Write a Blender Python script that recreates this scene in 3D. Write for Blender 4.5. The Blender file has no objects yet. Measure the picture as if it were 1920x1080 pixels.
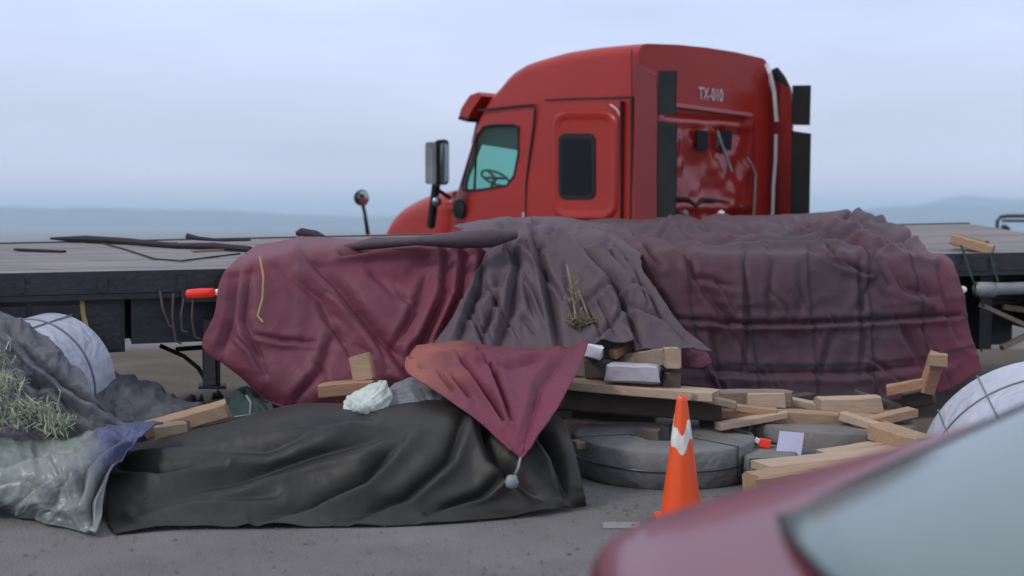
import bpy, bmesh, math, random
import numpy as np
from mathutils import Vector, Matrix
random.seed(7); rng = np.random.default_rng(7)
SC = bpy.context.scene; COL = SC.collection
# ------------------------------------------------------------------ camera
F = 2400.0; CAMH = 1.85; PITCH = math.atan(128.0/F)
cam = bpy.data.cameras.new('camera'); camo = bpy.data.objects.new('camera', cam); COL.objects.link(camo)
camo.location = (0, 0, CAMH); camo.rotation_euler = (math.pi/2-PITCH, 0, 0)
cam.sensor_width = 36; cam.lens = F/1920*36; cam.clip_end = 40000; cam.clip_start = .05
cam.dof.use_dof = True; cam.dof.focus_distance = 9.2; cam.dof.aperture_fstop = 1.15
SC.camera = camo
# ------------------------------------------------------------------ world
W = bpy.data.worlds.new('World'); SC.world = W; W.use_nodes = True
nt = W.node_tree; nd = nt.nodes; lk = nt.links; nd.clear()
SUN_EL, SUN_ROT = math.radians(44), math.radians(240)
o_ = nd.new('ShaderNodeOutputWorld'); bg = nd.new('ShaderNodeBackground'); bg.inputs['Strength'].default_value = .1
sky = nd.new('ShaderNodeTexSky'); sky.sky_type = 'NISHITA'; sky.sun_disc = False
sky.sun_elevation = SUN_EL; sky.sun_rotation = SUN_ROT
tc = nd.new('ShaderNodeTexCoord'); sp = nd.new('ShaderNodeSeparateXYZ'); lk.new(tc.outputs['Generated'], sp.inputs[0])
ramp = nd.new('ShaderNodeValToRGB'); ramp.color_ramp.interpolation = 'EASE'
cr = ramp.color_ramp; cr.elements[0].position = 0.0; cr.elements[0].color = (.80, .76, .86, 1)
cr.elements[1].position = .17; cr.elements[1].color = (.60, .685, .935, 1)
e = cr.elements.new(.06); e.color = (.62, .64, .81, 1)
e = cr.elements.new(.5); e.color = (.66, .71, .86, 1)
lk.new(sp.outputs['Z'], ramp.inputs['Fac'])
mp = nd.new('ShaderNodeMapping'); mp.inputs['Scale'].default_value = (1.6, 1.6, 8); lk.new(tc.outputs['Generated'], mp.inputs[0])
nz = nd.new('ShaderNodeTexNoise'); nz.inputs['Scale'].default_value = 2.0; nz.inputs['Detail'].default_value = 5; nz.inputs['Roughness'].default_value = .5
lk.new(mp.outputs[0], nz.inputs['Vector'])
cl = nd.new('ShaderNodeMapRange'); cl.inputs[1].default_value = .32; cl.inputs[2].default_value = .72; cl.inputs[3].default_value = 9.9; cl.inputs[4].default_value = 12.0
lk.new(nz.outputs['Fac'], cl.inputs[0])
vm = nd.new('ShaderNodeVectorMath'); vm.operation = 'SCALE'; lk.new(ramp.outputs[0], vm.inputs[0]); lk.new(cl.outputs[0], vm.inputs['Scale'])
mx = nd.new('ShaderNodeMix'); mx.data_type = 'RGBA'; mx.inputs[0].default_value = .93
lk.new(sky.outputs[0], mx.inputs[6]); lk.new(vm.outputs[0], mx.inputs[7]); lk.new(mx.outputs[2], bg.inputs[0]); lk.new(bg.outputs[0], o_.inputs[0])
# ------------------------------------------------------------------ sun (overcast)
sl = bpy.data.lights.new('sun', 'SUN'); sl.energy = 1.2; sl.angle = math.radians(11); sl.color = (1, .95, .88)
so = bpy.data.objects.new('sun', sl); COL.objects.link(so)
sd = Vector((math.sin(SUN_ROT)*math.cos(SUN_EL), math.cos(SUN_ROT)*math.cos(SUN_EL), math.sin(SUN_EL)))
so.rotation_euler = sd.to_track_quat('Z', 'Y').to_euler()
SC.view_settings.view_transform = 'Standard'; SC.view_settings.look = 'None'; SC.view_settings.exposure = .18; SC.view_settings.gamma = 1
SC.cycles.volume_bounces = 1

# ------------------------------------------------------------------ helpers
cp, sn = math.cos(PITCH), math.sin(PITCH)
def ray(px, py):
    a = (px-960)/F; b = -(py-540)/F
    return Vector((a, cp+b*sn, -sn+b*cp))
def P(px, py, Y):
    d = ray(px, py); return Vector((0, 0, CAMH)) + d*(Y/d.y)
def G(px, py, z=0.0):
    d = ray(px, py); return Vector((0, 0, CAMH)) + d*((z-CAMH)/d.z)
def onplane(px, py, p0, n):
    d = ray(px, py); o = Vector((0, 0, CAMH)); return o + d*((p0-o).dot(n)/d.dot(n))

def mat(name, col, rough=.6, col2=None, scale=3.0, amt=.5, bump=0.0, bscale=30.0, metal=0.0, coat=0.0, stretch=None, emis=None, spec=None, detail=6, croughness=.1, grad=None, crumple=0.0, cscale=4.0):
    m = bpy.data.materials.new(name); m.use_nodes = True; t = m.node_tree; n = t.nodes; l = t.links
    b = n['Principled BSDF']; b.inputs['Roughness'].default_value = rough; b.inputs['Metallic'].default_value = metal
    b.inputs['Base Color'].default_value = (*col, 1)
    if coat: b.inputs['Coat Weight'].default_value = coat; b.inputs['Coat Roughness'].default_value = croughness
    if spec is not None: b.inputs['Specular IOR Level'].default_value = spec
    tcn = n.new('ShaderNodeTexCoord'); mpn = n.new('ShaderNodeMapping'); l.new(tcn.outputs['Object'], mpn.inputs[0])
    if stretch: mpn.inputs['Scale'].default_value = stretch
    if col2 is not None:
        nn = n.new('ShaderNodeTexNoise'); nn.inputs['Scale'].default_value = scale; nn.inputs['Detail'].default_value = detail; nn.inputs['Roughness'].default_value = .62
        l.new(mpn.outputs[0], nn.inputs['Vector'])
        r = n.new('ShaderNodeMapRange'); r.inputs[1].default_value = .5-amt*.5; r.inputs[2].default_value = .5+amt*.5
        l.new(nn.outputs['Fac'], r.inputs[0])
        mxn = n.new('ShaderNodeMix'); mxn.data_type = 'RGBA'; mxn.inputs[6].default_value = (*col, 1); mxn.inputs[7].default_value = (*col2, 1)
        l.new(r.outputs[0], mxn.inputs[0]); l.new(mxn.outputs[2], b.inputs['Base Color'])
    if grad:
        vec, lo, hi, c3 = grad
        dn = n.new('ShaderNodeVectorMath'); dn.operation = 'DOT_PRODUCT'; dn.inputs[1].default_value = vec; l.new(tcn.outputs['Object'], dn.inputs[0])
        gn = n.new('ShaderNodeTexNoise'); gn.inputs['Scale'].default_value = 3.0; l.new(tcn.outputs['Object'], gn.inputs['Vector'])
        ma = n.new('ShaderNodeMath'); ma.operation = 'MULTIPLY_ADD'; ma.inputs[1].default_value = (hi-lo)*1.6; l.new(gn.outputs['Fac'], ma.inputs[0]); l.new(dn.outputs['Value'], ma.inputs[2])
        gr = n.new('ShaderNodeMapRange'); gr.inputs[1].default_value = lo+(hi-lo)*.8; gr.inputs[2].default_value = hi+(hi-lo)*.8; l.new(ma.outputs[0], gr.inputs[0])
        m3 = n.new('ShaderNodeMix'); m3.data_type = 'RGBA'; m3.inputs[7].default_value = (*c3, 1)
        l.new(b.inputs['Base Color'].links[0].from_socket, m3.inputs[6]); l.new(gr.outputs[0], m3.inputs[0]); l.new(m3.outputs[2], b.inputs['Base Color'])
    if bump:
        nb = n.new('ShaderNodeTexNoise'); nb.inputs['Scale'].default_value = bscale; nb.inputs['Detail'].default_value = 4
        l.new(mpn.outputs[0], nb.inputs['Vector'])
        bb = n.new('ShaderNodeBump'); bb.inputs['Strength'].default_value = bump; bb.inputs['Distance'].default_value = .02
        l.new(nb.outputs['Fac'], bb.inputs['Height']); l.new(bb.outputs[0], b.inputs['Normal'])
    if crumple:
        wn = n.new('ShaderNodeTexNoise'); wn.inputs['Scale'].default_value = 1.6; l.new(mpn.outputs[0], wn.inputs['Vector'])
        wa = n.new('ShaderNodeVectorMath'); wa.operation = 'MULTIPLY_ADD'; wa.inputs[1].default_value = (.7, .7, .7); l.new(wn.outputs['Color'], wa.inputs[0]); l.new(mpn.outputs[0], wa.inputs[2])
        vo_ = n.new('ShaderNodeTexVoronoi'); vo_.inputs['Scale'].default_value = cscale; l.new(wa.outputs[0], vo_.inputs['Vector'])
        v2 = n.new('ShaderNodeTexVoronoi'); v2.inputs['Scale'].default_value = cscale*2.7; l.new(wa.outputs[0], v2.inputs['Vector'])
        ad = n.new('ShaderNodeMath'); ad.operation = 'MULTIPLY_ADD'; ad.inputs[1].default_value = .4; l.new(v2.outputs['Distance'], ad.inputs[0]); l.new(vo_.outputs['Distance'], ad.inputs[2])
        b2 = n.new('ShaderNodeBump'); b2.inputs['Strength'].default_value = crumple; b2.inputs['Distance'].default_value = .06/ (cscale/4)
        l.new(ad.outputs[0], b2.inputs['Height'])
        if b.inputs['Normal'].links: l.new(b.inputs['Normal'].links[0].from_socket, b2.inputs['Normal'])
        l.new(b2.outputs[0], b.inputs['Normal'])
    if emis:
        b.inputs['Emission Color'].default_value = (*emis[0], 1); b.inputs['Emission Strength'].default_value = emis[1]
    return m
def glassmat(name, tint, dens, rough=.08):
    m = bpy.data.materials.new(name); m.use_nodes = True; t = m.node_tree; n = t.nodes; l = t.links
    b = n['Principled BSDF']; b.inputs['Base Color'].default_value = (*[c*.35 for c in tint], 1); b.inputs['Roughness'].default_value = rough
    tr = n.new('ShaderNodeBsdfTransparent'); tr.inputs[0].default_value = (*tint, 1)
    ms = n.new('ShaderNodeMixShader'); ms.inputs[0].default_value = dens
    l.new(tr.outputs[0], ms.inputs[1]); l.new(b.outputs[0], ms.inputs[2]); l.new(ms.outputs[0], n['Material Output'].inputs['Surface'])
    return m

M = {}
M['asphalt'] = mat('asphalt', (.118, .110, .104), .88, (.185, .175, .165), .9, .35, .8, 70, detail=12)
M['dirt'] = mat('dirt', (.06, .049, .034), .95, (.115, .092, .066), 1.1, .5, .9, 14)
M['plain'] = mat('plain', (.17, .14, .12), .95, (.12, .12, .09), .02, .5)
M['hazed_hill'] = mat('hazed_hill', (.05, .10, .13), .95, (.04, .08, .09), .004, .5)  # bluish albedo keeps some of the haze's blue in the hill colour
M['red'] = mat('cab_red', (.37, .019, .009), .36, (.30, .017, .010), 1.4, .4, .05, 5, coat=.08, spec=.32, croughness=.14)
M['redx'] = mat('shaded_extender_red', (.19, .012, .010), .4, (.15, .012, .010), 2, .5)  # cab red darkened: shade of the far extender's inner face put into the colour
M['redin'] = mat('cab_lining', (.03, .035, .035), .8)
M['black'] = mat('black_rubber', (.010, .012, .012), .6, (.022, .024, .024), 4, .5, spec=.2)
M['steel_black'] = mat('black_steel', (.012, .015, .02), .45, (.03, .03, .035), 5, .6, .3, 20)
M['dark'] = mat('dark_gap', (.02, .012, .012), .7)
M['deck'] = mat('deck_planks', (.155, .14, .135), .75, (.25, .228, .22), 1.3, .4, .6, 18, stretch=(.6, 2, 1), detail=10)
M['grey_metal'] = mat('grey_metal', (.30, .33, .33), .45, (.16, .17, .16), 6, .6, .2, 25)
M['chrome'] = mat('mirror_glass', (.32, .38, .38), .08, metal=.9)
M['white'] = mat('white_paint', (.72, .70, .74), .5, (.55, .53, .56), 6, .5)
M['glass'] = glassmat('teal_glass', (.72, .93, .88), .10)
M['darkglass'] = mat('dark_glass', (.008, .009, .013), .3, spec=.12)
M['maroon'] = mat('maroon_tarp', (.165, .024, .044), .6, (.125, .046, .062), .9, .45, .35, 9, spec=.35, crumple=.12, cscale=5)
M['maroon_deep'] = mat('maroon_flap', (.165, .022, .045), .6, (.125, .032, .05), 1.8, .5, .35, 9, spec=.35, grad=((-1, 0, 0), .26, .60, (.27, .085, .065)), crumple=.12, cscale=5)
M['greyt'] = mat('dusty_tarp', (.092, .070, .080), .62, (.078, .048, .058), 1.2, .5, .4, 9, spec=.35, crumple=.16, cscale=5)
M['load'] = mat('load_tarp', (.060, .042, .048), .6, (.078, .026, .036), .8, .42, .4, 8, spec=.35, grad=((1, 0, -.5), 2.9, 3.7, (.13, .020, .036)), crumple=.12, cscale=4)
M['blackt'] = mat('black_tarp', (.013, .0125, .012), .55, (.036, .033, .026), 1.3, .5, .4, 7, spec=.4, crumple=.10, cscale=4)
M['silver'] = mat('silver_tarp', (.22, .245, .22), .36, (.115, .135, .135), 1.6, .4, .5, 9, grad=((1, 0, 1.5), -2.08, -1.85, (.065, .075, .155)), crumple=.35, cscale=5)
M['blue'] = mat('blue_tarp', (.075, .08, .20), .5, (.16, .16, .27), 3, .5, .4, 9)
M['sheet'] = mat('grey_sheet', (.20, .215, .23), .5, (.14, .15, .165), 2, .5, .4, 9, crumple=.6)
M['slate'] = mat('slate_tarp', (.06, .064, .075), .6, (.10, .10, .112), 1.8, .5, .5, 9, crumple=.4, cscale=5)
M['strap'] = mat('strap_black', (.022, .016, .022), .8)
M['seamline'] = mat('tarp_webbing', (.035, .022, .028), .8)
M['wood'] = mat('lumber', (.47, .32, .20), .8, (.32, .20, .12), 4, .6, .6, 34, stretch=(1, 7, 7))
M['woodg'] = mat('weathered_lumber', (.34, .27, .195), .85, (.19, .145, .105), 4, .6, .6, 34, stretch=(1, 7, 7))
M['woodp'] = mat('pale_lumber', (.56, .43, .31), .8, (.40, .28, .19), 4, .6, .6, 34, stretch=(1, 7, 7))
M['woodo'] = mat('orange_lumber', (.40, .225, .13), .8, (.26, .14, .085), 5, .55, .35, 30, stretch=(1, 5, 5))
M['woodd'] = mat('dark_lumber', (.09, .07, .055), .85, (.055, .042, .035), 5, .55, .35, 30)
M['wrap'] = mat('white_wrap', (.50, .53, .60), .42, (.36, .385, .45), 2.2, .5, .5, 10, crumple=.5, cscale=6)
M['band2'] = mat('grey_band', (.14, .15, .17), .5)
M['coil'] = mat('grey_coil_wrap', (.19, .185, .18), .7, (.115, .11, .105), 2.0, .4, .5, 12, crumple=.35, cscale=5, detail=10)
M['coil2'] = mat('taupe_coil_wrap', (.18, .16, .14), .7, (.10, .09, .08), 2.0, .4, .5, 12, crumple=.35, cscale=5, detail=10)
M['wire'] = mat('steel_band', (.06, .07, .08), .4, metal=.4)
M['paper'] = mat('paper', (.50, .50, .64), .8, (.42, .42, .56), 6, .5)
M['package'] = mat('package_paper', (.44, .41, .45), .8, (.30, .275, .29), 3, .5, .4, 14, crumple=.3)
M['orange'] = mat('cone_orange', (.88, .10, .010), .40, (.72, .07, .010), 4, .6, coat=.2)
M['cwhite'] = mat('cone_sleeve', (.72, .70, .66), .45, (.5, .48, .42), 14, .6)
M['lampred'] = mat('red_lamp', (.6, .03, .02), .3, emis=((1, .05, .02), .2))
M['lampw'] = mat('white_lamp', (.8, .8, .75), .3, emis=((1, .95, .85), .12))
M['car'] = mat('van_maroon', (.165, .022, .038), .36, (.145, .022, .034), 2, .5, coat=.35)
M['vanglass'] = mat('windscreen', (.11, .16, .15), .22, (.13, .18, .165), 1.5, .5, coat=.3)
M['straw'] = mat('straw', (.42, .44, .32), .8, (.26, .33, .22), 8, .6)
M['rope'] = mat('yellow_rope', (.42, .30, .12), .8)
M['rubble'] = mat('rubble', (.13, .11, .095), .9, (.085, .09, .07), 5, .6, .5, 20)
M['orangecloth'] = mat('salmon_lining', (.50, .14, .10), .65, (.33, .07, .07), 7, .6, .3, 12)
M['sack'] = mat('white_sack', (.60, .66, .58), .6, (.42, .47, .43), 6, .5, .5, 14)
M['green'] = mat('green_net', (.014, .034, .028), .8, (.03, .06, .05), 9, .6)

def tag(o, label=None, cat=None, group=None, kind=None):
    if label: o['label'] = label
    if cat: o['category'] = cat
    if group: o['group'] = group
    if kind: o['kind'] = kind
    return o
def empty(name, loc=(0, 0, 0), **k):
    o = bpy.data.objects.new(name, None); COL.objects.link(o); o.location = loc; o.empty_display_size = .2
    tag(o, **k); bpy.context.view_layer.update(); return o
def link(name, me, m, parent=None, smooth=False, **k):
    o = bpy.data.objects.new(name, me); COL.objects.link(o)
    for q in (m if isinstance(m, (list, tuple)) else [m]): me.materials.append(q)
    if smooth:
        for p in me.polygons: p.use_smooth = True
    if parent:
        o.parent = parent
        # all geometry is written in world coordinates
        w = parent.location.copy(); p = parent.parent
        while p: w += p.location; p = p.parent
        o.location = -w if parent.parent is None or True else 0
    tag(o, **k); return o
class MB:
    def __init__(s): s.v = []; s.f = []
    def add(s, vs, fs):
        b = len(s.v); s.v += [tuple(v) for v in vs]; s.f += [tuple(i+b for i in f) for f in fs]; return s
    def box(s, p0, p1, w, h, up=Vector((0, 0, 1)), ch=0.0):
        p0 = Vector(p0); p1 = Vector(p1); d = (p1-p0).normalized(); sd_ = d.cross(Vector(up)).normalized(); u = sd_.cross(d)
        c = min(w, h)*.12 if ch == 0 else ch
        prof = [(-w/2+c, -h/2), (w/2-c, -h/2), (w/2, -h/2+c), (w/2, h/2-c), (w/2-c, h/2), (-w/2+c, h/2), (-w/2, h/2-c), (-w/2, -h/2+c)]
        vs = [p+sd_*a+u*b for p in (p0, p1) for a, b in prof]; n = 8
        return s.add(vs, [(i, (i+1) % n, n+(i+1) % n, n+i) for i in range(n)] + [tuple(range(n-1, -1, -1)), tuple(range(n, 2*n))])
    def tube(s, pts, r, n=8, cap=True):
        pts = [Vector(p) for p in pts]; rs = r if isinstance(r, (list, tuple)) else [r]*len(pts); vs = []
        ref = Vector((0, 0, 1)) if abs((pts[-1]-pts[0]).normalized().z) < .8 else Vector((0, 1, 0))
        for i, p in enumerate(pts):
            d = (pts[min(i+1, len(pts)-1)]-pts[max(i-1, 0)]).normalized(); a = d.cross(ref).normalized(); b = a.cross(d)
            vs += [p+(a*math.cos(2*math.pi*k/n)+b*math.sin(2*math.pi*k/n))*rs[i] for k in range(n)]
        fs = [(i*n+k, i*n+(k+1) % n, (i+1)*n+(k+1) % n, (i+1)*n+k) for i in range(len(pts)-1) for k in range(n)]
        if cap: fs += [tuple(range(n-1, -1, -1)), tuple(range((len(pts)-1)*n, len(pts)*n))]
        return s.add(vs, fs)
    def lathe(s, c, axis, prof, n=40, ref=None):   # prof: (radius, along)
        c = Vector(c); ax = Vector(axis).normalized(); a = ax.orthogonal().normalized(); b = ax.cross(a); vs = []
        for r, z in prof: vs += [c+ax*z+(a*math.cos(2*math.pi*k/n)+b*math.sin(2*math.pi*k/n))*r for k in range(n)]
        return s.add(vs, [(i*n+k, i*n+(k+1) % n, (i+1)*n+(k+1) % n, (i+1)*n+k) for i in range(len(prof)-1) for k in range(n)])
    def prism(s, poly, off):
        n = len(poly); off = Vector(off); vs = [Vector(p) for p in poly]+[Vector(p)+off for p in poly]
        return s.add(vs, [(i, (i+1) % n, n+(i+1) % n, n+i) for i in range(n)] + [tuple(range(n-1, -1, -1)), tuple(range(n, 2*n))])
    def mesh(s, name, fix=True):
        me = bpy.data.meshes.new(name); me.from_pydata([tuple(v) for v in s.v], [], s.f); me.update()
        if fix:
            bm = bmesh.new(); bm.from_mesh(me); bmesh.ops.recalc_face_normals(bm, faces=bm.faces); bm.to_mesh(me); bm.free()
        return me
    def build(s, name, m, parent=None, smooth=False, **k):
        return link(name, s.mesh(name), m, parent, smooth, **k)
def sharp(o, ang=40):
    me = o.data
    for p in me.polygons: p.use_smooth = True
    me.set_sharp_from_angle(angle=math.radians(ang)); return o

# smooth 2-D value noise (numpy)
class VN:
    def __init__(s, seed): s.t = np.random.default_rng(seed).random((256, 256))
    def __call__(s, x, y):
        xi = np.floor(x).astype(int); yi = np.floor(y).astype(int); fx = x-xi; fy = y-yi
        fx = fx*fx*(3-2*fx); fy = fy*fy*(3-2*fy); g = lambda i, j: s.t[i % 256, j % 256]
        return (g(xi, yi)*(1-fx)+g(xi+1, yi)*fx)*(1-fy)+(g(xi, yi+1)*(1-fx)+g(xi+1, yi+1)*fx)*fy*1.0-.5
def catmull(A, n):      # A: (m, ..., k) resample along axis 0
    m = A.shape[0]; t = np.linspace(0, m-1, n); i = np.minimum(np.floor(t).astype(int), m-2); f = (t-i).reshape((-1,)+(1,)*(A.ndim-1))
    E = np.concatenate([2*A[:1]-A[1:2], A, 2*A[-1:]-A[-2:-1]], 0)
    p0, p1, p2, p3 = E[i], E[i+1], E[i+2], E[i+3]
    return .5*((2*p1)+(-p0+p2)*f+(2*p0-5*p1+4*p2-p3)*f**2+(-p0+3*p1-3*p2+p3)*f**3)
def cloth(name, rows, m, nu=140, nv=110, creases=(), wr=.03, wscale=2.2, aniso=(1, 1), thick=.006, seed=1, parent=None, hem='', **k):
    """rows of (px, py, Y) control points give the sheet its place and shape; creases = [(path, width_px, depth_m)]"""
    C = np.array([[(px, py, *P(px, py, Y)) if Y is not None else (px, py, *G(px, py, .01)) for px, py, Y in r] for r in rows], float)
    S = catmull(C, nv); S = np.swapaxes(catmull(np.swapaxes(S, 0, 1), nu), 0, 1)
    pp = S[..., :2]; X = S[..., 2:].copy()
    du = np.gradient(X, axis=1); dv = np.gradient(X, axis=0); N = np.cross(du, dv); N /= (np.linalg.norm(N, axis=2, keepdims=True)+1e-9)
    view = X-np.array([0, 0, CAMH]); sgn = np.sign((N*view).sum(2).mean()); N = -N*sgn      # towards the road side
    D = np.zeros(X.shape[:2])
    for path, wd, dep in creases:
        dep = dep*1.35
        path = np.array(path, float); best = np.full(D.shape, 1e9); side = np.zeros(D.shape); tt = np.zeros(D.shape)
        L = len(path)-1
        for j in range(L):
            a, b = path[j], path[j+1]; ab = b-a; t = np.clip(((pp-a)@ab)/(ab@ab), 0, 1); q = a+t[..., None]*ab
            d = np.linalg.norm(pp-q, axis=2); c = ab[0]*(pp[..., 1]-a[1])-ab[1]*(pp[..., 0]-a[0])
            mk = d < best; best = np.where(mk, d, best); side = np.where(mk, np.sign(c), side); tt = np.where(mk, (j+t)/L, tt)
        s = best*side/wd; taper = np.sin(np.pi*np.clip(tt*.9+.05, 0, 1))**.5
        D += dep*taper*(-np.exp(-np.abs(s*1.7)**1.25)*1.15 + .8*np.exp(-np.abs((s-1.15)*1.15)**1.4) + .3*np.exp(-((s+1.3)*.8)**2))
    vn = VN(seed)
    gx, gy = pp[..., 0]/100*aniso[0], pp[..., 1]/100*aniso[1]
    wx = gx+.6*vn(gx*1.3+5, gy*1.3); wy = gy+.6*vn(gx*1.3, gy*1.3+9)
    for o, (fr, am) in enumerate(((1, 1), (2.1, .5), (4.3, .22), (8.7, .09))):
        n1 = vn(wx*wscale*fr+17*o, wy*wscale*fr+31)
        D += wr*am*(np.sign(n1)*np.abs(2*n1)**.8*.45+ (.5-np.abs(2*vn(wx*wscale*fr*.8+3, wy*wscale*fr*.8+40*o))**.75)*1.0)
    X += N*D[..., None]
    X[..., 2] = np.maximum(X[..., 2], .006)
    vs = X.reshape(-1, 3); vs = [Vector(v) for v in vs]
    fs = [(j*nu+i, j*nu+i+1, (j+1)*nu+i+1, (j+1)*nu+i) for j in range(nv-1) for i in range(nu-1)]
    me = bpy.data.meshes.new(name); me.from_pydata(vs, [], fs); me.update()
    o = link(name, me, m, parent, True, **k)
    md = o.modifiers.new('s', 'SOLIDIFY'); md.thickness = thick; md.offset = 0
    if hem:
        ed = {'b': X[-1, ::2], 't': X[0, ::2], 'l': X[::2, 0], 'r': X[::2, -1]}; hb = MB()
        for q in hem: hb.tube([Vector(v) for v in ed[q]], .008, 6)
        hb.build('hem', m, o, True)
    return o, X, N
def strip(X, N, idx, axis, w, off, lo=0, hi=None):
    """a webbing strap lying on a cloth surface, along a grid line"""
    nv, nu = X.shape[:2]; mb = MB(); pts = []
    rng_ = range(lo, hi or (nu if axis == 'u' else nv))
    for q in rng_:
        j, i = (idx, q) if axis == 'u' else (q, idx)
        p = X[j, i]+N[j, i]*off
        t = (X[min(j+1, nv-1), i]-X[max(j-1, 0), i]) if axis == 'u' else (X[j, min(i+1, nu-1)]-X[j, max(i-1, 0)])
        t = t/(np.linalg.norm(t)+1e-9)*w/2; n_ = N[j, i]*.004
        pts.append((p-t, p+t, p+t+n_, p-t+n_))
    vs = [Vector(v) for q in pts for v in q]; n = len(pts)
    fs = [(4*i+a, 4*i+(a+1) % 4, 4*i+4+(a+1) % 4, 4*i+4+a) for i in range(n-1) for a in range(4)]
    fs += [(0, 1, 2, 3), (4*n-4, 4*n-3, 4*n-2, 4*n-1)]
    return mb.add(vs, fs)

def rnd_creases(seed, x0, x1, y0, y1, n, L, slope, dep):
    rr = random.Random(seed); out = []
    for _ in range(n):
        x, y = rr.uniform(x0, x1), rr.uniform(y0, y1); l = rr.uniform(.5, 1.2)*L; a = slope+rr.gauss(0, .35)
        out.append(([(x, y), (x+l*.5, y+l*.5*a+rr.uniform(-4, 4)), (x+l, y+l*a*1.2)], rr.uniform(4, 8), dep*rr.uniform(.5, 1.2)))
    return out
# ------------------------------------------------------------------ ground
def sheet(name, pts, z, m, **k):
    mb = MB(); mb.add([(x, y, z) for x, y in pts], [tuple(range(len(pts)))]); return mb.build(name, m, **k)
mb = MB(); q_ = [(-800, -.02), (31.0, -.02), (34, -.4), (60, -9), (110, -32), (260, -42), (30000, -44)]
mb.add([Vector((x, y, z)) for y, z in q_ for x in (-16000, 16000)], [(2*i, 2*i+1, 2*i+3, 2*i+2) for i in range(len(q_)-1)])
mb.build('plain', M['plain'], kind='structure')
sheet('road', [(-60, -12), (70, -12), (70, 10.6), (-60, 10.6)], -.006, M['asphalt'], kind='structure')
sheet('far_road', [(-300, 18.4), (300, 18.4), (300, 30), (-300, 30)], -.010, M['asphalt'], kind='structure')
mb = MB(); nx, ny = 220, 60
vn = VN(3)
xs = np.linspace(-40, 45, nx); ys = np.linspace(10.4, 18.6, ny); XX, YY = np.meshgrid(xs, ys)
ZZ = .02+.10*np.abs(vn(XX*.7, YY*.7)*2)+.05*vn(XX*2.7, YY*2.7)+.02*vn(XX*8, YY*8)
ed = np.clip(np.minimum(YY-10.4, 18.6-YY)/.8, 0, 1); ZZ = ZZ*ed-.03*(1-ed)
mb.add([Vector((XX[j, i], YY[j, i], ZZ[j, i])) for j in range(ny) for i in range(nx)], [(j*nx+i, j*nx+i+1, (j+1)*nx+i+1, (j+1)*nx+i) for j in range(ny-1) for i in range(nx-1)])
mb.build('dirt_verge', M['dirt'], smooth=True, kind='structure')
# lane paint scrap on the road
c0 = G(1130, 990); c1 = G(1200, 990); c2 = G(1200, 978); c3 = G(1130, 978)
sheet('lane_marking', [(c.x, c.y) for c in (c0, c1, c2, c3)], -.002, mat('road_paint', (.26, .255, .25), .8, (.18, .18, .18), 9, .6), kind='structure')

# hills: ridged terrain far away, one mesh per range
def hills(name, prof, Y0, depth, seed):
    vn = VN(seed); mb = MB(); nx, ny = 260, 16
    px = np.linspace(-900, 2900, nx); hp = np.interp(px, [p[0] for p in prof], [p[1] for p in prof])
    vs = []
    for j in range(ny):
        t = j/(ny-1); Y = Y0+depth*t
        for i in range(nx):
            h = CAMH+(412-hp[i])/F*Y0+ (float(vn(np.array(i*.22), np.array(j*.5)))*.18+float(vn(np.array(i*.9), np.array(j*1.1)))*.06)*(412-hp[i])/F*Y0*min(1, t*3)
            vs.append(Vector(((px[i]-960)/F*Y, Y, -46+max(0, h+46)*math.sin(math.pi*min(.5, t*.9)))))
    mb.add(vs, [(j*nx+i, j*nx+i+1, (j+1)*nx+i+1, (j+1)*nx+i) for j in range(ny-1) for i in range(nx-1)])
    mb.build(name, M['hazed_hill'], smooth=True, kind='structure')
hills('hills', [(-900, 380), (0, 385), (200, 388), (420, 394), (640, 405), (800, 405), (1500, 400), (1600, 392), (1680, 384), (2900, 380)], 7000, 1500, 11)
hills('mountain', [(-900, 412), (1620, 412), (1690, 398), (1745, 374), (1800, 364), (1850, 366), (1900, 372), (2000, 370), (2150, 385), (2400, 405), (2900, 400)], 9500, 1500, 12)

# ------------------------------------------------------------------ flatbed trailer
TO = Vector((-3.88, 9.7, 0)); TU = Vector((.9455, .3257, 0)); TV = Vector((-.3257, .9455, 0)); TW = 2.65
def zn(a): return 1.43+.0085*a
def zf(a): return 1.625+.0165*a
def T(a, b, dz=0.0):        # a along, b across (0 near edge .. TW), dz relative to the deck surface
    z = zn(a)*(1-b/TW)+zf(a)*b/TW; return TO+TU*a+TV*b+Vector((0, 0, z+dz))
A0, A1 = -3.2, 10.95
tr = empty('flatbed_trailer', T((A0+A1)/2, TW/2)-Vector((0, 0, 1.5)), label='long flatbed trailer with grey deck and black side rail crossing behind the fallen load', cat='trailer')
def tbox(mb, a0, a1, b0, b1, z0, z1):
    vs = [T(a, b, z) for a in (a0, a1) for b in (b0, b1) for z in (z0, z1)]
    return mb.add(vs, [(0, 1, 3, 2), (4, 6, 7, 5), (0, 4, 5, 1), (2, 3, 7, 6), (0, 2, 6, 4), (1, 5, 7, 3)])
mb = MB()
nb_ = 9
for i in range(nb_):
    w = TW/nb_; tbox(mb, A0, A1, .04+i*(TW-.08)/nb_, .04+(i+1)*(TW-.08)/nb_-.004, -.05, 0+.002*(i % 2))
mb.build('deck', M['deck'], tr)
def rail(b0, b1):
    mb = MB(); tbox(mb, A0, A1, b0, b1, -.16, .012); tbox(mb, A0, A1, min(b0, b1)+.012, max(b0, b1)-.002, -.21, -.165)
    for k in range(24):
        a = A0+.3+k*.6; tbox(mb, a, a+.07, b0-.02 if b0 < 1 else b1, b0-.001 if b0 < 1 else b1+.02, -.14, -.02)
    return mb
rail(0, .04).build('side_rail', M['steel_black'], tr); rail(TW-.04, TW).build('side_rail', M['steel_black'], tr)
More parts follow.
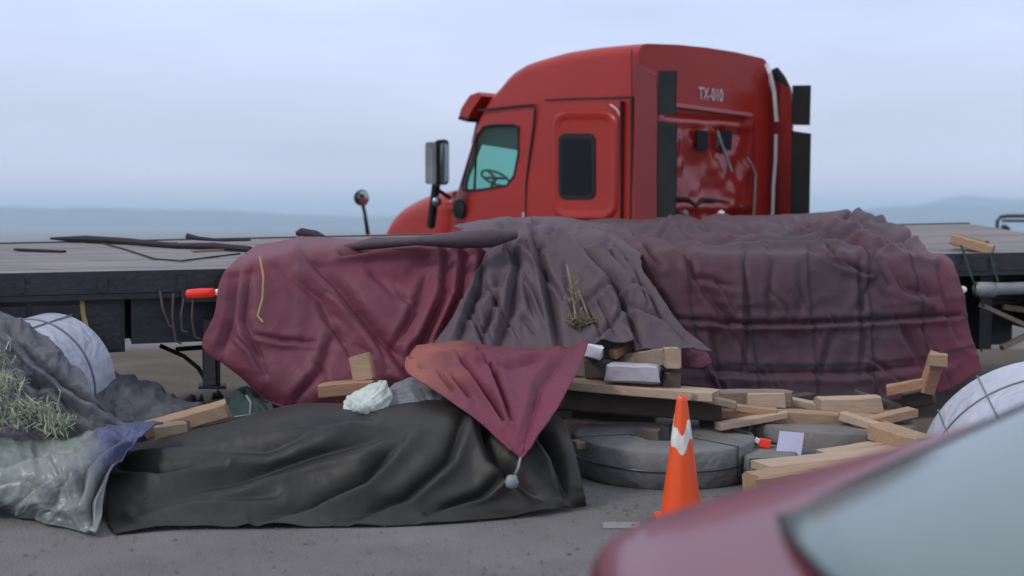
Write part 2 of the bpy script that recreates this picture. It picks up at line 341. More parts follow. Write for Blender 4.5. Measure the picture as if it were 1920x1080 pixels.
for b in (.75, 1.75):
    mb = MB(); tbox(mb, A0+.2, A1-.1, b-.07, b+.07, -.24, -.21); tbox(mb, A0+.2, A1-.1, b-.01, b+.01, -.60, -.24); tbox(mb, A0+.2, A1-.1, b-.07, b+.07, -.63, -.60)
    mb.build('main_beam', M['steel_black'], tr)
mb = MB()
for k in range(30): tbox(mb, A0+.2+k*.47, A0+.27+k*.47, .05, TW-.05, -.2, -.055)
mb.build('cross_members', M['steel_black'], tr)
mb = MB(); tbox(mb, -1.9, .9, .10, .62, -.64, -.22)
for k in range(4): tbox(mb, -1.88+k*.7, -1.23+k*.7, .075, .098, -.61, -.25)
mb.build('tool_box', M['steel_black'], tr)
mb = MB(); tbox(mb, .95, 1.75, .10, .62, -.58, -.22); mb.build('battery_box', M['steel_black'], tr)
# red marker lamp
q = onplane(385, 549, T(0, -.02), TV); 
mb = MB(); pL = P(348, 551, 9.93); pR = P(404, 548, 10.03)
mb.tube([pL, pL+(pR-pL)*.06, pL+(pR-pL)*.5, pL+(pR-pL)*.94, pR], [.012, .034, .038, .034, .014], 12)
lampo = mb.build('marker_lamp', M['lampred'], tr, True, label='glowing red marker lamp')
mb = MB(); pe = pR+(pR-pL)*.02; mb.lathe(pe, (1, .35, 0), [(0, -.008), (.022, -.006), (.026, .01), (.02, .03), (0, .034)], 14); mb.build('lamp_tip', M['lampw'], lampo, True)
mb = MB(); mb.box(P(340, 556, 10.06), P(412, 554, 10.12), .03, .10); mb.build('lamp_bracket', M['steel_black'], tr)
# hanging strap tail and hooks
mb = MB(); mb.box(P(150, 520, 9.98), P(156, 590, 9.95), .035, .006, up=(0, 1, 0)); mb.box(P(156, 590, 9.95), P(172, 650, 9.93), .035, .006, up=(0, 1, 0)); mb.build('strap_tail', M['rope'], tr)
mb = MB()
for (x, y0, y1, x1) in ((300, 545, 610, 318), (325, 550, 640, 330), (345, 560, 620, 342), (362, 562, 632, 366)):
    mb.tube([P(x, y0, 10.05), P((x+x1)/2-4, (y0+y1)/2, 10.0), P(x1, y1, 10.0), P(x1+10, y1+4, 10.0)], .010, 6)
mb.build('chain_hooks', M['woodd'], tr)
# support leg at left
mb = MB(); mb.box(P(395, 600, 10.35), P(397, 722, 10.3), .13, .12, up=(1, 0, 0)); mb.box(P(372, 724, 10.3), P(424, 724, 10.35), .2, .025); mb.build('support_leg', M['steel_black'], tr)
mb = MB(); mb.tube([P(300, 648, 10.5), P(345, 668, 10.5), P(372, 690, 10.4), P(385, 712, 10.4)], .018, 8); mb.tube([P(330, 655, 10.5), P(395, 650, 10.5)], .02); mb.build('air_hose', M['black'], tr)
# landing gear at right
mb = MB(); mb.tube([P(1828, 544, 12.5), P(1835, 543, 12.5), P(1990, 538, 12.9)], .062, 18); mb.tube([P(1832, 543, 12.48), P(1862, 543, 12.55)], .075, 18)
mb.build('cross_tube', M['grey_metal'], tr, True)
for q in (MB().box(P(1838, 572, 12.7), P(1990, 640, 13.0), .05, .045), MB().box(P(1878, 652, 12.7), P(1960, 612, 12.9), .06, .05), MB().box(P(1880, 575, 13.2), P(1990, 592, 13.4), .04, .06)):
    q.build('brace', M['woodg'], tr)
for x in (1990,):
    mb = MB(); mb.box(P(x, 520, 13), P(x, 700, 13), .13, .13, up=(1, 0, 0)); mb.box(P(x-20, 702, 13), P(x+24, 702, 13), .25, .03); mb.build('landing_leg', M['steel_black'], tr)
mb = MB(); mb.tube([P(1802, 460, 12.6), P(1822, 520, 12.45), P(1845, 575, 12.5)], .012, 6); mb.tube([P(1856, 478, 12.5), P(1872, 530, 12.45)], .011, 6); mb.tube([P(1850, 590, 12.5), P(1840, 660, 12.5)], .008, 6)
mb.build('cable', M['green'], tr)
mb = MB(); mb.lathe(P(1806, 543, 12.2), (.2, -1, 0), [(0, .03), (.025, .025), (.035, 0), (.03, -.03)], 14); mb.build('reflector', M['lampw'], tr, True)
mb = MB(); tbox(mb, 9.2, 9.35, .25, 2.4, -1.0, -.24); tbox(mb, 8.4, 9.2, .5, .55, -.75, -.3); tbox(mb, 10.2, 10.3, .2, 2.4, -.7, -.24); tbox(mb, 9.5, 10.5, 1.3, 2.4, -1.2, -.25); tbox(mb, 10.55, 10.8, .4, 2.3, -1.0, -.3); mb.build('underframe', M['steel_black'], tr)
# trailer tandem axles (left end, outside the picture except from the side)
def wheel(c, ax, R, w, parent, name='wheel'):
    mb = MB(); mb.lathe(c, ax, [(R*.55, -w/2), (R*.9, -w/2), (R, -w*.36), (R, w*.36), (R*.9, w/2), (R*.55, w/2)], 36)
    o = sharp(mb.build(name, M['black'], parent)); mb = MB(); mb.lathe(c, ax, [(0, -.05), (R*.2, -.06), (R*.25, 0), (R*.5, .02), (R*.56, -w*.45), (R*.56, w*.45), (R*.5, w*.3), (R*.2, w*.2), (0, w*.2)], 24)
    sharp(mb.build('rim', M['grey_metal'], o)); return o
for a in (-2.6, -1.35):
    for b in (.25, 2.4):
        p = T(a, b); wheel(Vector((p.x, p.y, .5)), TV*(1 if b > 1 else -1), .5, .5, tr)
# things lying on the deck
TN = (T(5, 0)-T(0, 0)).cross(T(0, 2)-T(0, 0)).normalized()
def D(px, py, lift=.012): return onplane(px, py, T(1.5, 1.0), TN)+Vector((0, 0, lift))
mb = MB(); mb.tube([D(95, 453, .03), D(160, 456, .04), D(240, 460, .035), D(330, 467, .03), D(400, 470, .04), D(470, 474, .03)], [.012, .035, .035, .025, .035, .03], 8)
mb.build('black_strap', M['strap'], label='thick black strap lying twisted along the left part of the grey trailer deck', cat='strap')
mb = MB(); mb.tube([D(180, 455), D(235, 470), D(290, 488), D(340, 492), D(400, 484), D(450, 478)], .008, 6)
mb.build('thin_cord', M['strap'], label='thin dark cord looping over the grey deck below the thick black strap', cat='cord')
mb = MB(); mb.tube([P(352, 443, 12.4), P(372, 447, 12.3), P(420, 451, 12.2), P(470, 450, 12.2)], [.03, .02, .012, .01], 8)
mb.build('ratchet_strap', M['strap'], label='short dark ratchet strap near the far edge of the grey deck', cat='strap')
mb = MB(); mb.tube([P(555, 438, 12.0), P(566, 436, 12.0), P(592, 440, 11.9), P(615, 449, 11.8), P(635, 455, 11.7)], [.02, .045, .04, .02, .01], 10)
mb.build('rolled_strap', M['strap'], label='black rolled strap poking up over the deck edge left of the hood mirror', cat='strap', )
mb = MB(); mb.box(P(1785, 448, 13.0), P(1862, 470, 12.8), .16, .10); mb.build('deck_plank', M['wood'], label='pale timber plank lying on the deck at the right end of the trailer', cat='plank')
mb = MB(); mb.box(P(1792, 441, 13.4), P(1850, 456, 13.2), .14, .05); mb.build('deck_board', M['woodg'], label='thin grey board lying behind the pale plank on the trailer deck', cat='board')

for q_, (x0, y0, x1, y1) in enumerate(((30, 470, 120, 474), (250, 456, 330, 458), (360, 474, 440, 470))):
    mb = MB(); mb.box(D(x0, y0, .012), D(x1, y1, .012), .07, .02); mb.build('deck_scrap', M['woodg'] if q_ else M['strap'], label=('dark flat scrap lying near the left end of the grey deck', 'thin weathered lath behind the thick black strap on the deck', 'weathered lath lying on the deck just left of the yellow cord')[q_], cat='scrap', group='scraps on the trailer deck')
# ------------------------------------------------------------------ tractor
SO = Vector((1.53, 16.0, 0)); SU = Vector((-.643, .766, 0)); SV = Vector((.766, .643, 0)); CW = 2.65
def K(s, v, h): return SO+SU*s+SV*v+Vector((0, 0, h))
def side(px, py, v=0.0):
    p = onplane(px, py, SO+SV*v, SV)-SO; return p.dot(SU), p.z
def rear(px, py, s=0.0):
    p = onplane(px, py, SO+SU*s, SU)-SO; return p.dot(SV), p.z
tk = empty('semi_truck', K(2.2, CW/2, 0), label='red sleeper cab semi truck facing left behind the trailer', cat='truck')
H0 = 1.02
prof = [side(*p) for p in ((1190, 79), (1150, 82), (1100, 87), (1050, 95), (1010, 106), (975, 117), (948, 134), (929, 158), (911, 177), (895, 205), (884, 235), (872, 270), (860, 305), (848, 340), (838, 360))]
def section(s, H, n=7):
    r = .17; w0 = 0.0 if s < 3.2 else (s-3.2)*.10; top = .05; H = max(H, H0+.5)
    pts = [(w0, H0), (w0, H0+.35*(H-H0)), (w0+top*.4, H0+.7*(H-H0))]
    for k in range(n+1):
        a = math.pi/2*k/n; pts.append((w0+top+r-r*math.cos(a), H-r+r*math.sin(a)))
    L = w0+top+r; pts.append((L+(CW/2-L)*.5, H+.035)); pts.append((CW/2, H+.045))
    m_ = [(CW-v, h) for v, h in pts[:-1]][::-1]
    return pts+m_
def loft(sts, closed_ends=True):
    vs = []; n = None
    for s, H in sts:
        sec = section(s, H); n = len(sec); vs += [K(s, v, h) for v, h in sec]
    fs = [(i*n+k, i*n+k+1, (i+1)*n+k+1, (i+1)*n+k) for i in range(len(sts)-1) for k in range(n-1)]
    fs += [(i*n+n-1, i*n, (i+1)*n, (i+1)*n+n-1) for i in range(len(sts)-1)]
    fs += [tuple(range(n)), tuple(range((len(sts)-1)*n, len(sts)*n))[::-1]]
    return MB().add(vs, fs)
pr = np.array(prof); ss = np.linspace(0, pr[-1, 0], 34)
sts = [(float(s), float(np.interp(s, pr[:, 0], pr[:, 1]))) for s in ss]
def baked(o):
    bpy.context.view_layer.update(); dg = bpy.context.evaluated_depsgraph_get(); me = bpy.data.meshes.new_from_object(o.evaluated_get(dg)); o.modifiers.clear(); o.data = me
body = loft(sts).build('cab_body', [M['red'], M['redin'], M['dark']], tk)
md = body.modifiers.new('sol', 'SOLIDIFY'); md.thickness = .05; md.offset = -1; md.material_offset = 1; md.material_offset_rim = 1
# cutters for the windows (removed after use)
def poly3(pts, v): return [K(*((lambda q: (q[0], v, q[1]))(side(*p))) ) for p in pts]
wpoly = [(905, 238), (925, 234), (962, 234), (971, 238), (971, 290), (963, 330), (950, 348), (900, 356), (868, 357), (866, 345), (878, 300), (892, 258)]
cut = MB().prism(poly3(wpoly, -.3), SV*(CW+.6)).build('cutter', M['red'])
a_ = K(pr[-1, 0]-.06, 0, pr[-1, 1]); b_ = K(pr[9, 0]-.02, 0, pr[9, 1]-.10)
nrm = (b_-a_).cross(SV).normalized()
wq = [a_+SV*.24, a_+SV*(CW-.24), b_+SV*(CW-.30), b_+SV*.30]
cut2 = MB().prism([p-nrm*.35 for p in wq], nrm*.7).build('cutter', M['red'])
for c in (cut, cut2):
    md = body.modifiers.new('b', 'BOOLEAN'); md.operation = 'DIFFERENCE'; md.object = c; md.solver = 'EXACT'
baked(body); sharp(body, 35)
for c in (cut, cut2): bpy.data.objects.remove(c)
# door glass both sides, windscreen
for v in (.022, CW-.03):
    g = MB().prism(poly3([(x+(918-x)*-.02, y) for x, y in wpoly], v), SV*.006).build('door_window', M['glass'], tk)
    if v < 1:
        pa, pb = side(892, 250), side(888, 356)
        MB().box(K(pa[0], v-.004, pa[1]), K(pb[0], v-.004, pb[1]), .035, .02, up=SU).build('quarter_post', M['black'], g)
        ring = poly3(wpoly+[wpoly[0]], v-.016); MB().tube(ring, .016, 6).build('window_seal', M['black'], g)
MB().prism([p-nrm*.02 for p in wq], nrm*.006).build('windscreen', M['glass'], tk)
# sun visor across the windscreen top
vp = [side(*p) for p in ((864, 216), (868, 203), (884, 179), (900, 173), (906, 180), (888, 206), (880, 222))]
MB().prism([K(s, -.03, h) for s, h in vp], SV*(CW+.06)).build('sun_visor', M['red'], tk)
vp2 = [side(*p) for p in ((862, 224), (864, 217), (882, 223), (880, 229))]
MB().prism([K(s, -.032, h) for s, h in vp2], SV*(CW+.064)).build('visor_lip', M['black'], tk)
# seams
def seam(pts, r=.009, v=-.002, m='dark', name='panel_gap'):
    q = [side(*p) for p in pts]; MB().tube([K(s, v+(.0 if True else 0), h) for s, h in q], r, 6).build(name, M[m], tk)
seam([(898, 207), (930, 203), (965, 199), (1001, 196), (1003, 206), (1000, 240), (993, 290), (987, 340), (985, 420)], .016)
seam([(1020, 187), (1080, 184), (1135, 183), (1184, 181)], .010, v=.006)
seam([(1184, 92), (1184, 181)], .008, v=.004); seam([(1184, 181), (1184, 300), (1182, 430)], .020, v=.003)
# sleeper side panel, raised frame around the bunk window
def rrect(x0, y0, x1, y1, r, n=6):
    out = []
    for cx, cy, a0 in ((x1-r, y0+r, -90), (x1-r, y1-r, 0), (x0+r, y1-r, 90), (x0+r, y0+r, 180)):
        for k in range(n+1):
            a = math.radians(a0+90*k/n); out.append((cx+r*math.cos(a), cy+r*math.sin(a)))
    return out
def ringpanel(rects, name, m):
    mb = MB(); vs = []; n = None
    for (rc, v) in rects:
        q = [side(*p) for p in rrect(*rc)]; n = len(q); vs += [K(s, v, h) for s, h in q]
    fs = [(i*n+k, i*n+(k+1) % n, (i+1)*n+(k+1) % n, (i+1)*n+k) for i in range(len(rects)-1) for k in range(n)]
    mb.add(vs, fs+[tuple(range((len(rects)-1)*n, len(rects)*n))]); o = mb.build(name, m, tk); sharp(o, 50); return o
ringpanel([((1036, 208, 1160, 412, 26), .004), ((1039, 211, 1157, 409, 25), -.030), ((1043, 215, 1153, 404, 22), -.032), ((1049, 224, 1146, 396, 18), -.006), ((1050, 225, 1145, 395, 18), -.005)], 'side_hatch', M['red'])
bw = ringpanel([((1048, 250, 1118, 374, 14), -.006), ((1049, 251, 1117, 373, 13), -.022), ((1054, 257, 1112, 367, 10), -.022)], 'bunk_window', M['black'])
q = [side(*p) for p in rrect(1056, 260, 1111, 365, 8)]; MB().prism([K(s, -.024, h) for s, h in q], SV*-.004).build('pane', M['darkglass'], bw)
q0 = side(1145, 196); q1 = side(1166, 222)
MB().tube([K(q0[0], -.01, q0[1]), K(side(1158, 205)[0], -.012, side(1158, 205)[1]), K(q1[0], -.01, q1[1])], .010, 6).build('painted_glint', M['white'], tk)  # highlight beside the hatch painted in as a thin white tube
q0 = side(1168, 190); q1 = side(1168, 425); MB().box(K(q0[0], -.006, q0[1]), K(q1[0], -.006, q1[1]), .10, .02, up=SU).build('gap_shade_strip', mat('shadow_red', (.10, .012, .012), .4), tk)  # dark red strip painting the shade in the gap behind the hatch
# grab handle stub, lower dark lamp and the handle
q = side(985, 398); MB().box(K(q[0], -.03, q[1]), K(q[0], -.03, q[1]-.35), .03, .02, up=SU).build('grab_handle', M['white'], tk)
mb = MB(); q = side(862, 392); mb.lathe(K(q[0], 0, q[1]), -SV, [(.14, -.01), (.14, .03), (.11, .045), (0, .05)], 20); sharp(mb.build('side_vent', M['black'], tk))
# interior: dash, steering wheel, seat
def inner(px, py, v): s, h = side(px, py, v); return K(s, v, h)
mb = MB(); mb.box(inner(868, 372, .15), inner(868, 372, .15)+SV*(CW-.3), .5, .22, up=(0, 0, 1)); mb.build('dashboard', M['redin'], tk)
mb = MB(); c = inner(929, 334, .55); ax = (SU*-.55+Vector((0, 0, .84))).normalized(); e1 = SV; e2 = ax.cross(e1).normalized()
mb.tube([c+(e1*math.cos(t)+e2*math.sin(t))*.22 for t in np.linspace(0, 2*math.pi, 25)], .018, 8, False); mb.tube([c, c-ax*.35], .03); mb.tube([c-e1*.21, c+e1*.21], .02); mb.tube([c, c+e2*.2], .02)
mb.build('steering_wheel', M['black'], tk, True)
for v in (.35, 1.75):
    mb = MB(); c = K(2.35, v+.25, 1.75); mb.box(c, c+SU*.5, .5, .14); mb.box(c+Vector((0, 0, .03)), c+Vector((0, 0, .50))-SU*.12, .48, .12, up=SU); mb.build('seat', M['redin'], tk)
mb = MB(); mb.prism([K(2.15, .06, H0), K(2.15, CW-.06, H0), K(2.15, CW-.06, 3.3), K(2.15, .06, 3.3)], SU*.03); mb.build('bulkhead', M['redin'], tk)
q = [side(*p, .12) for p in ((893, 228), (985, 228), (985, 284), (884, 268))]; MB().prism([K(a_s, .12, a_h) for a_s, a_h in q], SV*.02).build('headliner_strip', M['redin'], tk)  # added dark strip standing in for the headliner behind the door glass
# hood and fenders
def hood_sec(s, H, w, hb):
    r = .28; pts = [(w, hb), (w, H-r-.15)]
    for k in range(6):
        a = math.pi/2*k/5; pts.append((w+r-r*math.cos(a), H-r+r*math.sin(a)))
    pts.append(((w+r+CW/2)/2, H+.04)); pts.append((CW/2, H+.06)); return pts+[(CW-v, h) for v, h in pts[:-1]][::-1]
hs = [(pr[-1, 0]-.1, 2.32, .12, 1.0), (4.35, 2.29, .16, 1.0), (4.8, 2.25, .19, .9), (5.3, 2.14, .22, .8), (5.85, 1.94, .26, .7), (6.12, 1.5, .34, .6), (6.25, 1.05, .5, .55)]
vs = []; 
for s, H, w, hb in hs:
    sec = hood_sec(s, H, w, hb); n = len(sec); vs += [K(s, v, h) for v, h in sec]
fs = [(i*n+k, i*n+k+1, (i+1)*n+k+1, (i+1)*n+k) for i in range(len(hs)-1) for k in range(n-1)]+[tuple(range(n)), tuple(range((len(hs)-1)*n, len(hs)*n))]
hood = MB().add(vs, fs).build('hood', M['red'], tk); md = hood.modifiers.new('s', 'SUBSURF'); md.levels = 1; md.render_levels = 2; sharp(hood, 60)
for v in (0.02, CW-.47):
    mb = MB(); vs = []
    for k in range(13):
        a = math.pi*k/12; c_, s_ = math.cos(a), math.sin(a)
        for r in (.60, .72):
            for vv in (v, v+.45): vs.append(K(5.3+c_*r, vv, .55+s_*r*1.05))
    fs = []
    for k in range(12):
        b = k*4; fs += [(b, b+1, b+5, b+4), (b+2, b+6, b+7, b+3), (b, b+4, b+6, b+2), (b+1, b+3, b+7, b+5)]
    sharp(mb.add(vs, fs+[(0, 2, 3, 1), (48, 49, 51, 50)]).build('fender', M['red'], tk), 50)
mb = MB(); mb.prism([K(6.2, .1, .35), K(6.45, .25, .35), K(6.45, CW-.25, .35), K(6.2, CW-.1, .35)], (0, 0, .45)); mb.build('bumper', M['grey_metal'], tk)
for v in (.22, CW-.22):
    mb = MB(); mb.lathe(K(6.1, v+.1 if v < 1 else v-.1, 1.0), SU, [(.14, -.1), (.14, .05), (.1, .12), (0, .14)], 16); mb.build('headlight', M['lampw'], tk, True)
# mirrors
mm = MB().prism([inner(x, y, -.30) for x, y in rrect(815, 262, 834, 347, 8)], (SU*-.10)).build('side_mirror', M['black'], tk); sharp(mm)
c = inner(820, 305, -.30)-SU*.102
r3 = [inner(x, y, -.30)-SU*.104 for x, y in rrect(818, 268, 832, 343, 6)]; MB().prism(r3, SU*-.004).build('mirror_glass', M['chrome'], mm)
mb = MB(); mb.prism([inner(x, y, -.33)+SU*.0 for x, y in rrect(805, 266, 818, 345, 5)], SU*.1); mb.build('mirror_shell', M['grey_metal'], mm)
mb = MB(); mb.box(inner(818, 345, -.28), inner(808, 425, -.10), .10, .10, up=SU); mb.box(inner(812, 350, -.3), inner(845, 372, 0), .05, .05); mb.build('mirror_arm', M['black'], tk)
mb = MB(); mb.lathe(inner(815, 378, -.26)-SU*.07, -SU, [(0, .03), (.06, .02), (.075, 0), (.07, -.04)], 18); mb.build('spot_mirror', M['chrome'], tk, True)
hm = MB(); c = inner(680, 371, .15); hm.lathe(c, -SU, [(0, .03), (.10, .02), (.135, -.01), (.12, -.08), (.06, -.12), (0, -.13)], 24); hmo = sharp(hm.build('hood_mirror', M['black'], tk))
mb = MB(); mb.lathe(c-SU*.001, -SU, [(0, .045), (.06, .042), (.115, .022)], 24); mb.build('mirror_glass', M['chrome'], hmo, True)
mb = MB(); mb.tube([c+Vector((0, 0, -.10)), inner(684, 400, .18), inner(690, 440, .22)], [.03, .028, .035], 10); mb.build('mirror_stalk', M['black'], hmo, True)
# side extenders with black rubber edges (near and far)
for v, vt in ((-.005, .045), (CW-.04, .045)):
    top = 3.70
    pl = [(0, H0), (-.38, H0), (-.38, 3.40), (-.34, 3.62), (-.14, 3.72), (0, 3.78)]
    ex = MB().prism([K(s, v, h) for s, h in pl], SV*vt).build('side_extender', M['redx'], tk)
    mb = MB(); mb.prism([K(s, v+.008, h) for s, h in ((-.383, 3.13), (-.66, 3.11), (-.67, 3.64), (-.383, 3.66))], SV*.03); mb.build('rubber_edge', M['black'], ex)
    mb = MB(); mb.prism([K(s, v+.008, h) for s, h in ((-.383, .95), (-.66, .95), (-.68, 3.00), (-.383, 3.05))], SV*.03); mb.build('rubber_edge', M['black'], ex)
mb = MB(); mb.prism([K(.0, CW-.01, 3.9), K(-.10, CW-.01, 3.93), K(-.22, CW-.01, 3.80), K(-.33, CW-.01, 3.62), K(-.30, CW-.01, 3.4), K(0, CW-.01, 3.4)], SV*.03); mb.build('extender_cap', M['black'], tk)
# back wall with pressed, dented panel
nvv, nhh = 60, 60; vn = VN(21); vs = []
for j in range(nhh):
    for i in range(nvv):
        v = .35+(CW-.7)*i/(nvv-1); h = 1.1+2.12*j/(nhh-1)
        e_ = min(1, min(i, nvv-1-i, j, nhh-1-j)/4)
        d = .035*e_ + float(vn(np.array(i*.11), np.array(j*.10)))*.10*e_ + float(vn(np.array(i*.3+7), np.array(j*.25)))*.03*e_ + (.05*math.exp(-((h-2.02)/.06)**2)+.05*math.exp(-((h-3.12-(v-1)*-.0)/.04)**2))*e_
        vs.append(K(-d-.004, v, h))
MB().add(vs, [(j*nvv+i, j*nvv+i+1, (j+1)*nvv+i+1, (j+1)*nvv+i) for j in range(nhh-1) for i in range(nvv-1)]).build('back_panel', mat('back_red', (.30, .014, .008), .2, coat=.5), tk, True, label='dented glossy red back panel')
def rr(px, py, s=-.06): v, h = rear(px, py, s); return K(s, v, h)
MB().box(rr(1262, 197), rr(1408, 216), .06, .05).build('back_ledge', mat('ledge_highlight_red', (.42, .12, .13), .45), tk)  # paler red puts the ridge highlight into the ledge colour
MB().tube([rr(1345, 245, -.12), rr(1352, 268, -.14), rr(1372, 322, -.16)], .02, 8).build('grab_bar', M['grey_metal'], tk)
MB().tube([rr(1400, 296, -.1), rr(1408, 306, -.14), rr(1417, 325, -.14), rr(1415, 370, -.14), rr(1412, 420, -.14)], .014, 8).build('exhaust_pipe', M['grey_metal'], tk)
for x in (1316, 1360): MB().prism([rr(x-11, 244, -.10), rr(x+11, 246, -.10), rr(x+9, 282, -.10), rr(x-11, 280, -.10)], SU*-.02).build('back_window', M['darkglass'], tk)
mb = MB(); mb.tube([rr(1258, 370), rr(1290, 374), rr(1304, 386), rr(1318, 374), rr(1350, 378), rr(1400, 386)], .03, 8); mb.build('hose', M['dark'], tk)
for (x, m_) in ((1284, 'grey_metal'), (1352, 'lampw')):
    mb = MB(); mb.lathe(rr(x, 401, -.1), -SU, [(0, .035), (.04, .03), (.055, 0), (.04, -.06)], 18); mb.build('work_lamp', M[m_], tk, True)
# white strap over the far rear edge
pts = [rr(1437, 120, -.05), rr(1444, 138, -.14), rr(1452, 175, -.14), rr(1456, 228, -.14)]
mb = MB()
for a, b in zip(pts[:-1], pts[1:]): mb.box(a, b, .03, .05, up=SU)
mb.build('edge_strip', M['white'], tk)
pts = [rr(1455, 252, -.14), rr(1454, 300, -.14), rr(1450, 350, -.14), rr(1448, 415, -.14)]; mb = MB()
for a, b in zip(pts[:-1], pts[1:]): mb.box(a, b, .03, .04, up=SU)
mb.build('edge_strip', M['white'], tk)
# fleet number
cu = bpy.data.curves.new('number', 'FONT'); cu.body = 'TX-010'; cu.size = .2; cu.extrude = .002; cu.space_character = 1.05
to = bpy.data.objects.new('number_tmp', cu); COL.objects.link(to); bpy.context.view_layer.update()
me = bpy.data.meshes.new_from_object(to.evaluated_get(bpy.context.evaluated_depsgraph_get())); bpy.data.objects.remove(to)
v0, h0 = rear(1311, 186, -.02); xs_ = [v.co.x for v in me.vertices]; wt = max(xs_)-min(xs_); v1, h1 = rear(1356, 190, -.02); k_ = (v1-v0)/wt
for v in me.vertices: v.co = K(-.012-v.co.z, v0+(v.co.x-min(xs_))*k_, h0-.0+v.co.y*1.15+0)
link('fleet_number', me, M['white'], tk)
# chassis
for v in (.85, CW-.95):
    MB().box(K(5.9, v+.05, .85), K(-2.6, v+.05, .85), .1, .28).build('frame_rail', M['steel_black'], tk)
for s in (-.45, -1.75):
    for v in (.30, CW-.30): wheel(K(s, v, .52), SV*(1 if v > 1 else -1), .52, .55, tk)
for v in (.30, CW-.30): wheel(K(5.3, v, .52), SV*(1 if v > 1 else -1), .52, .32, tk)
for v in (.35, CW-.35): sharp(MB().lathe(K(1.2, v, .72), SU, [(0, -.01), (.30, 0), (.33, .03), (.33, 1.5), (.30, 1.53), (0, 1.54)], 28).build('fuel_tank', M['grey_metal'], tk))
sharp(MB().lathe(K(-1.1, CW/2, 1.02), (0, 0, 1), [(0, 0), (.5, 0), (.5, .06), (0, .07)], 28).build('fifth_wheel', M['steel_black'], tk))

# ------------------------------------------------------------------ the fallen, tarped load
# load under the big tarp: two boxed bundles so the shape is real from the side too
R = lambda ys, *Y: ys
ct, X, N = cloth('cargo_tarp', [
 [(1040, 420, 14.0), (1190, 414, 14.0), (1330, 413, 14.0), (1450, 404, 14.0), (1560, 400, 14.0), (1640, 408, 14.0), (1705, 432, 14.2)],
 [(1070, 440, 12.4), (1210, 438, 12.4), (1340, 436, 12.4), (1460, 428, 12.4), (1580, 430, 12.5), (1680, 444, 12.7), (1745, 468, 12.9)],
 [(1095, 468, 11.2), (1220, 470, 11.2), (1350, 472, 11.3), (1480, 472, 11.5), (1600, 474, 11.7), (1700, 472, 11.9), (1780, 482, 12.2)],
 [(1130, 494, 10.85), (1225, 492, 10.85), (1350, 494, 10.95), (1480, 494, 11.15), (1608, 494, 11.35), (1715, 496, 11.6), (1795, 508, 11.85)],
 [(1150, 580, 10.7), (1240, 590, 10.7), (1360, 592, 10.8), (1490, 592, 11.0), (1615, 590, 11.2), (1730, 580, 11.4), (1812, 580, 11.7)],
 [(1190, 660, 10.65), (1265, 665, 10.65), (1375, 670, 10.75), (1495, 672, 10.95), (1620, 668, 11.1), (1740, 655, 11.35), (1826, 638, 11.6)],
 [(1230, 715, 10.6), (1300, 722, 10.6), (1390, 735, 10.7), (1505, 752, 10.85), (1625, 752, 11.0), (1760, 735, 11.3), (1838, 692, 11.5)]],
 M['load'], 230, 150, creases=[
  ([(1160, 440), (1250, 455), (1290, 480), (1300, 520)], 11, .05), ([(1290, 500), (1330, 560), (1360, 610)], 13, .03),
  ([(1395, 480), (1397, 560), (1400, 640), (1395, 700)], 9, .035), ([(1612, 490), (1612, 560), (1618, 640), (1615, 700)], 9, .035),
  ([(1270, 600), (1400, 607), (1520, 606), (1640, 600), (1800, 590)], 8, .04), ([(1500, 505), (1500, 600)], 14, .018),
  ([(1540, 452), (1610, 458), (1645, 490), (1668, 535)], 11, .06), ([(1350, 440), (1430, 452), (1560, 455)], 10, .03),
  ([(1500, 412), (1600, 424), (1680, 450), (1750, 478)], 10, .06), ([(1660, 480), (1700, 540), (1760, 560)], 16, .04),
   ([(1280, 690), (1420, 700), (1600, 700), (1780, 680)], 12, .02), ([(1230, 430), (1330, 445), (1460, 440)], 9, .035),
  ([(1090, 425), (1250, 427), (1420, 419)], 6, .05), ([(1200, 452), (1350, 464), (1500, 458), (1620, 470)], 7, .045), ([(1120, 430), (1200, 458), (1240, 500)], 9, .06),
  ([(1170, 470), (1225, 530), (1260, 600), (1290, 660)], 11, .04), ([(1450, 490), (1440, 560), (1450, 620)], 13, .025), ([(1330, 620), (1350, 700)], 12, .03),
  ([(1560, 620), (1540, 700)], 12, .025), ([(1690, 610), (1740, 690)], 14, .035), ([(1250, 620), (1300, 650), (1350, 700)], 11, .035), ([(1480, 425), (1530, 445), (1560, 480)], 8, .04),
  ([(1380, 425), (1420, 445), (1440, 475)], 8, .035), ([(1300, 520), (1380, 540)], 9, .02), ([(1640, 520), (1600, 590)], 12, .025), ([(1760, 500), (1770, 560), (1800, 640)], 12, .03)]+rnd_creases(3, 1080, 1720, 415, 478, 26, 90, .12, .045)+rnd_creases(4, 1200, 1780, 500, 700, 14, 60, 1.2, .02),
 wr=.026, wscale=1.0, seed=5, hem='b', label='long dusty maroon tarp strapped over the big boxy load at right, reaching past the truck', cat='tarp')
for name, idx, ax, lo, hi in (('webbing', 103, 'u', 60, 230), ('webbing', 90, 'v', 55, 150), ('webbing', 158, 'v', 55, 150), ('webbing', 57, 'v', 62, 150), ('webbing', 124, 'v', 60, 150), ('webbing', 190, 'v', 60, 150), ('webbing', 128, 'u', 70, 230)):
    strip(X, N, idx, ax, .022, .005, lo, hi).build(name, M['seamline'], ct)
mb = MB()
mb.prism([P(1130, 500, 11.35), P(1740, 500, 12.25), P(1760, 700, 12.1), P(1200, 700, 11.1)], (TV*1.9)); mb.build('steel_bundle', M['coil2'], label='bulky boxed load hidden under the long dusty maroon tarp', cat='cargo')

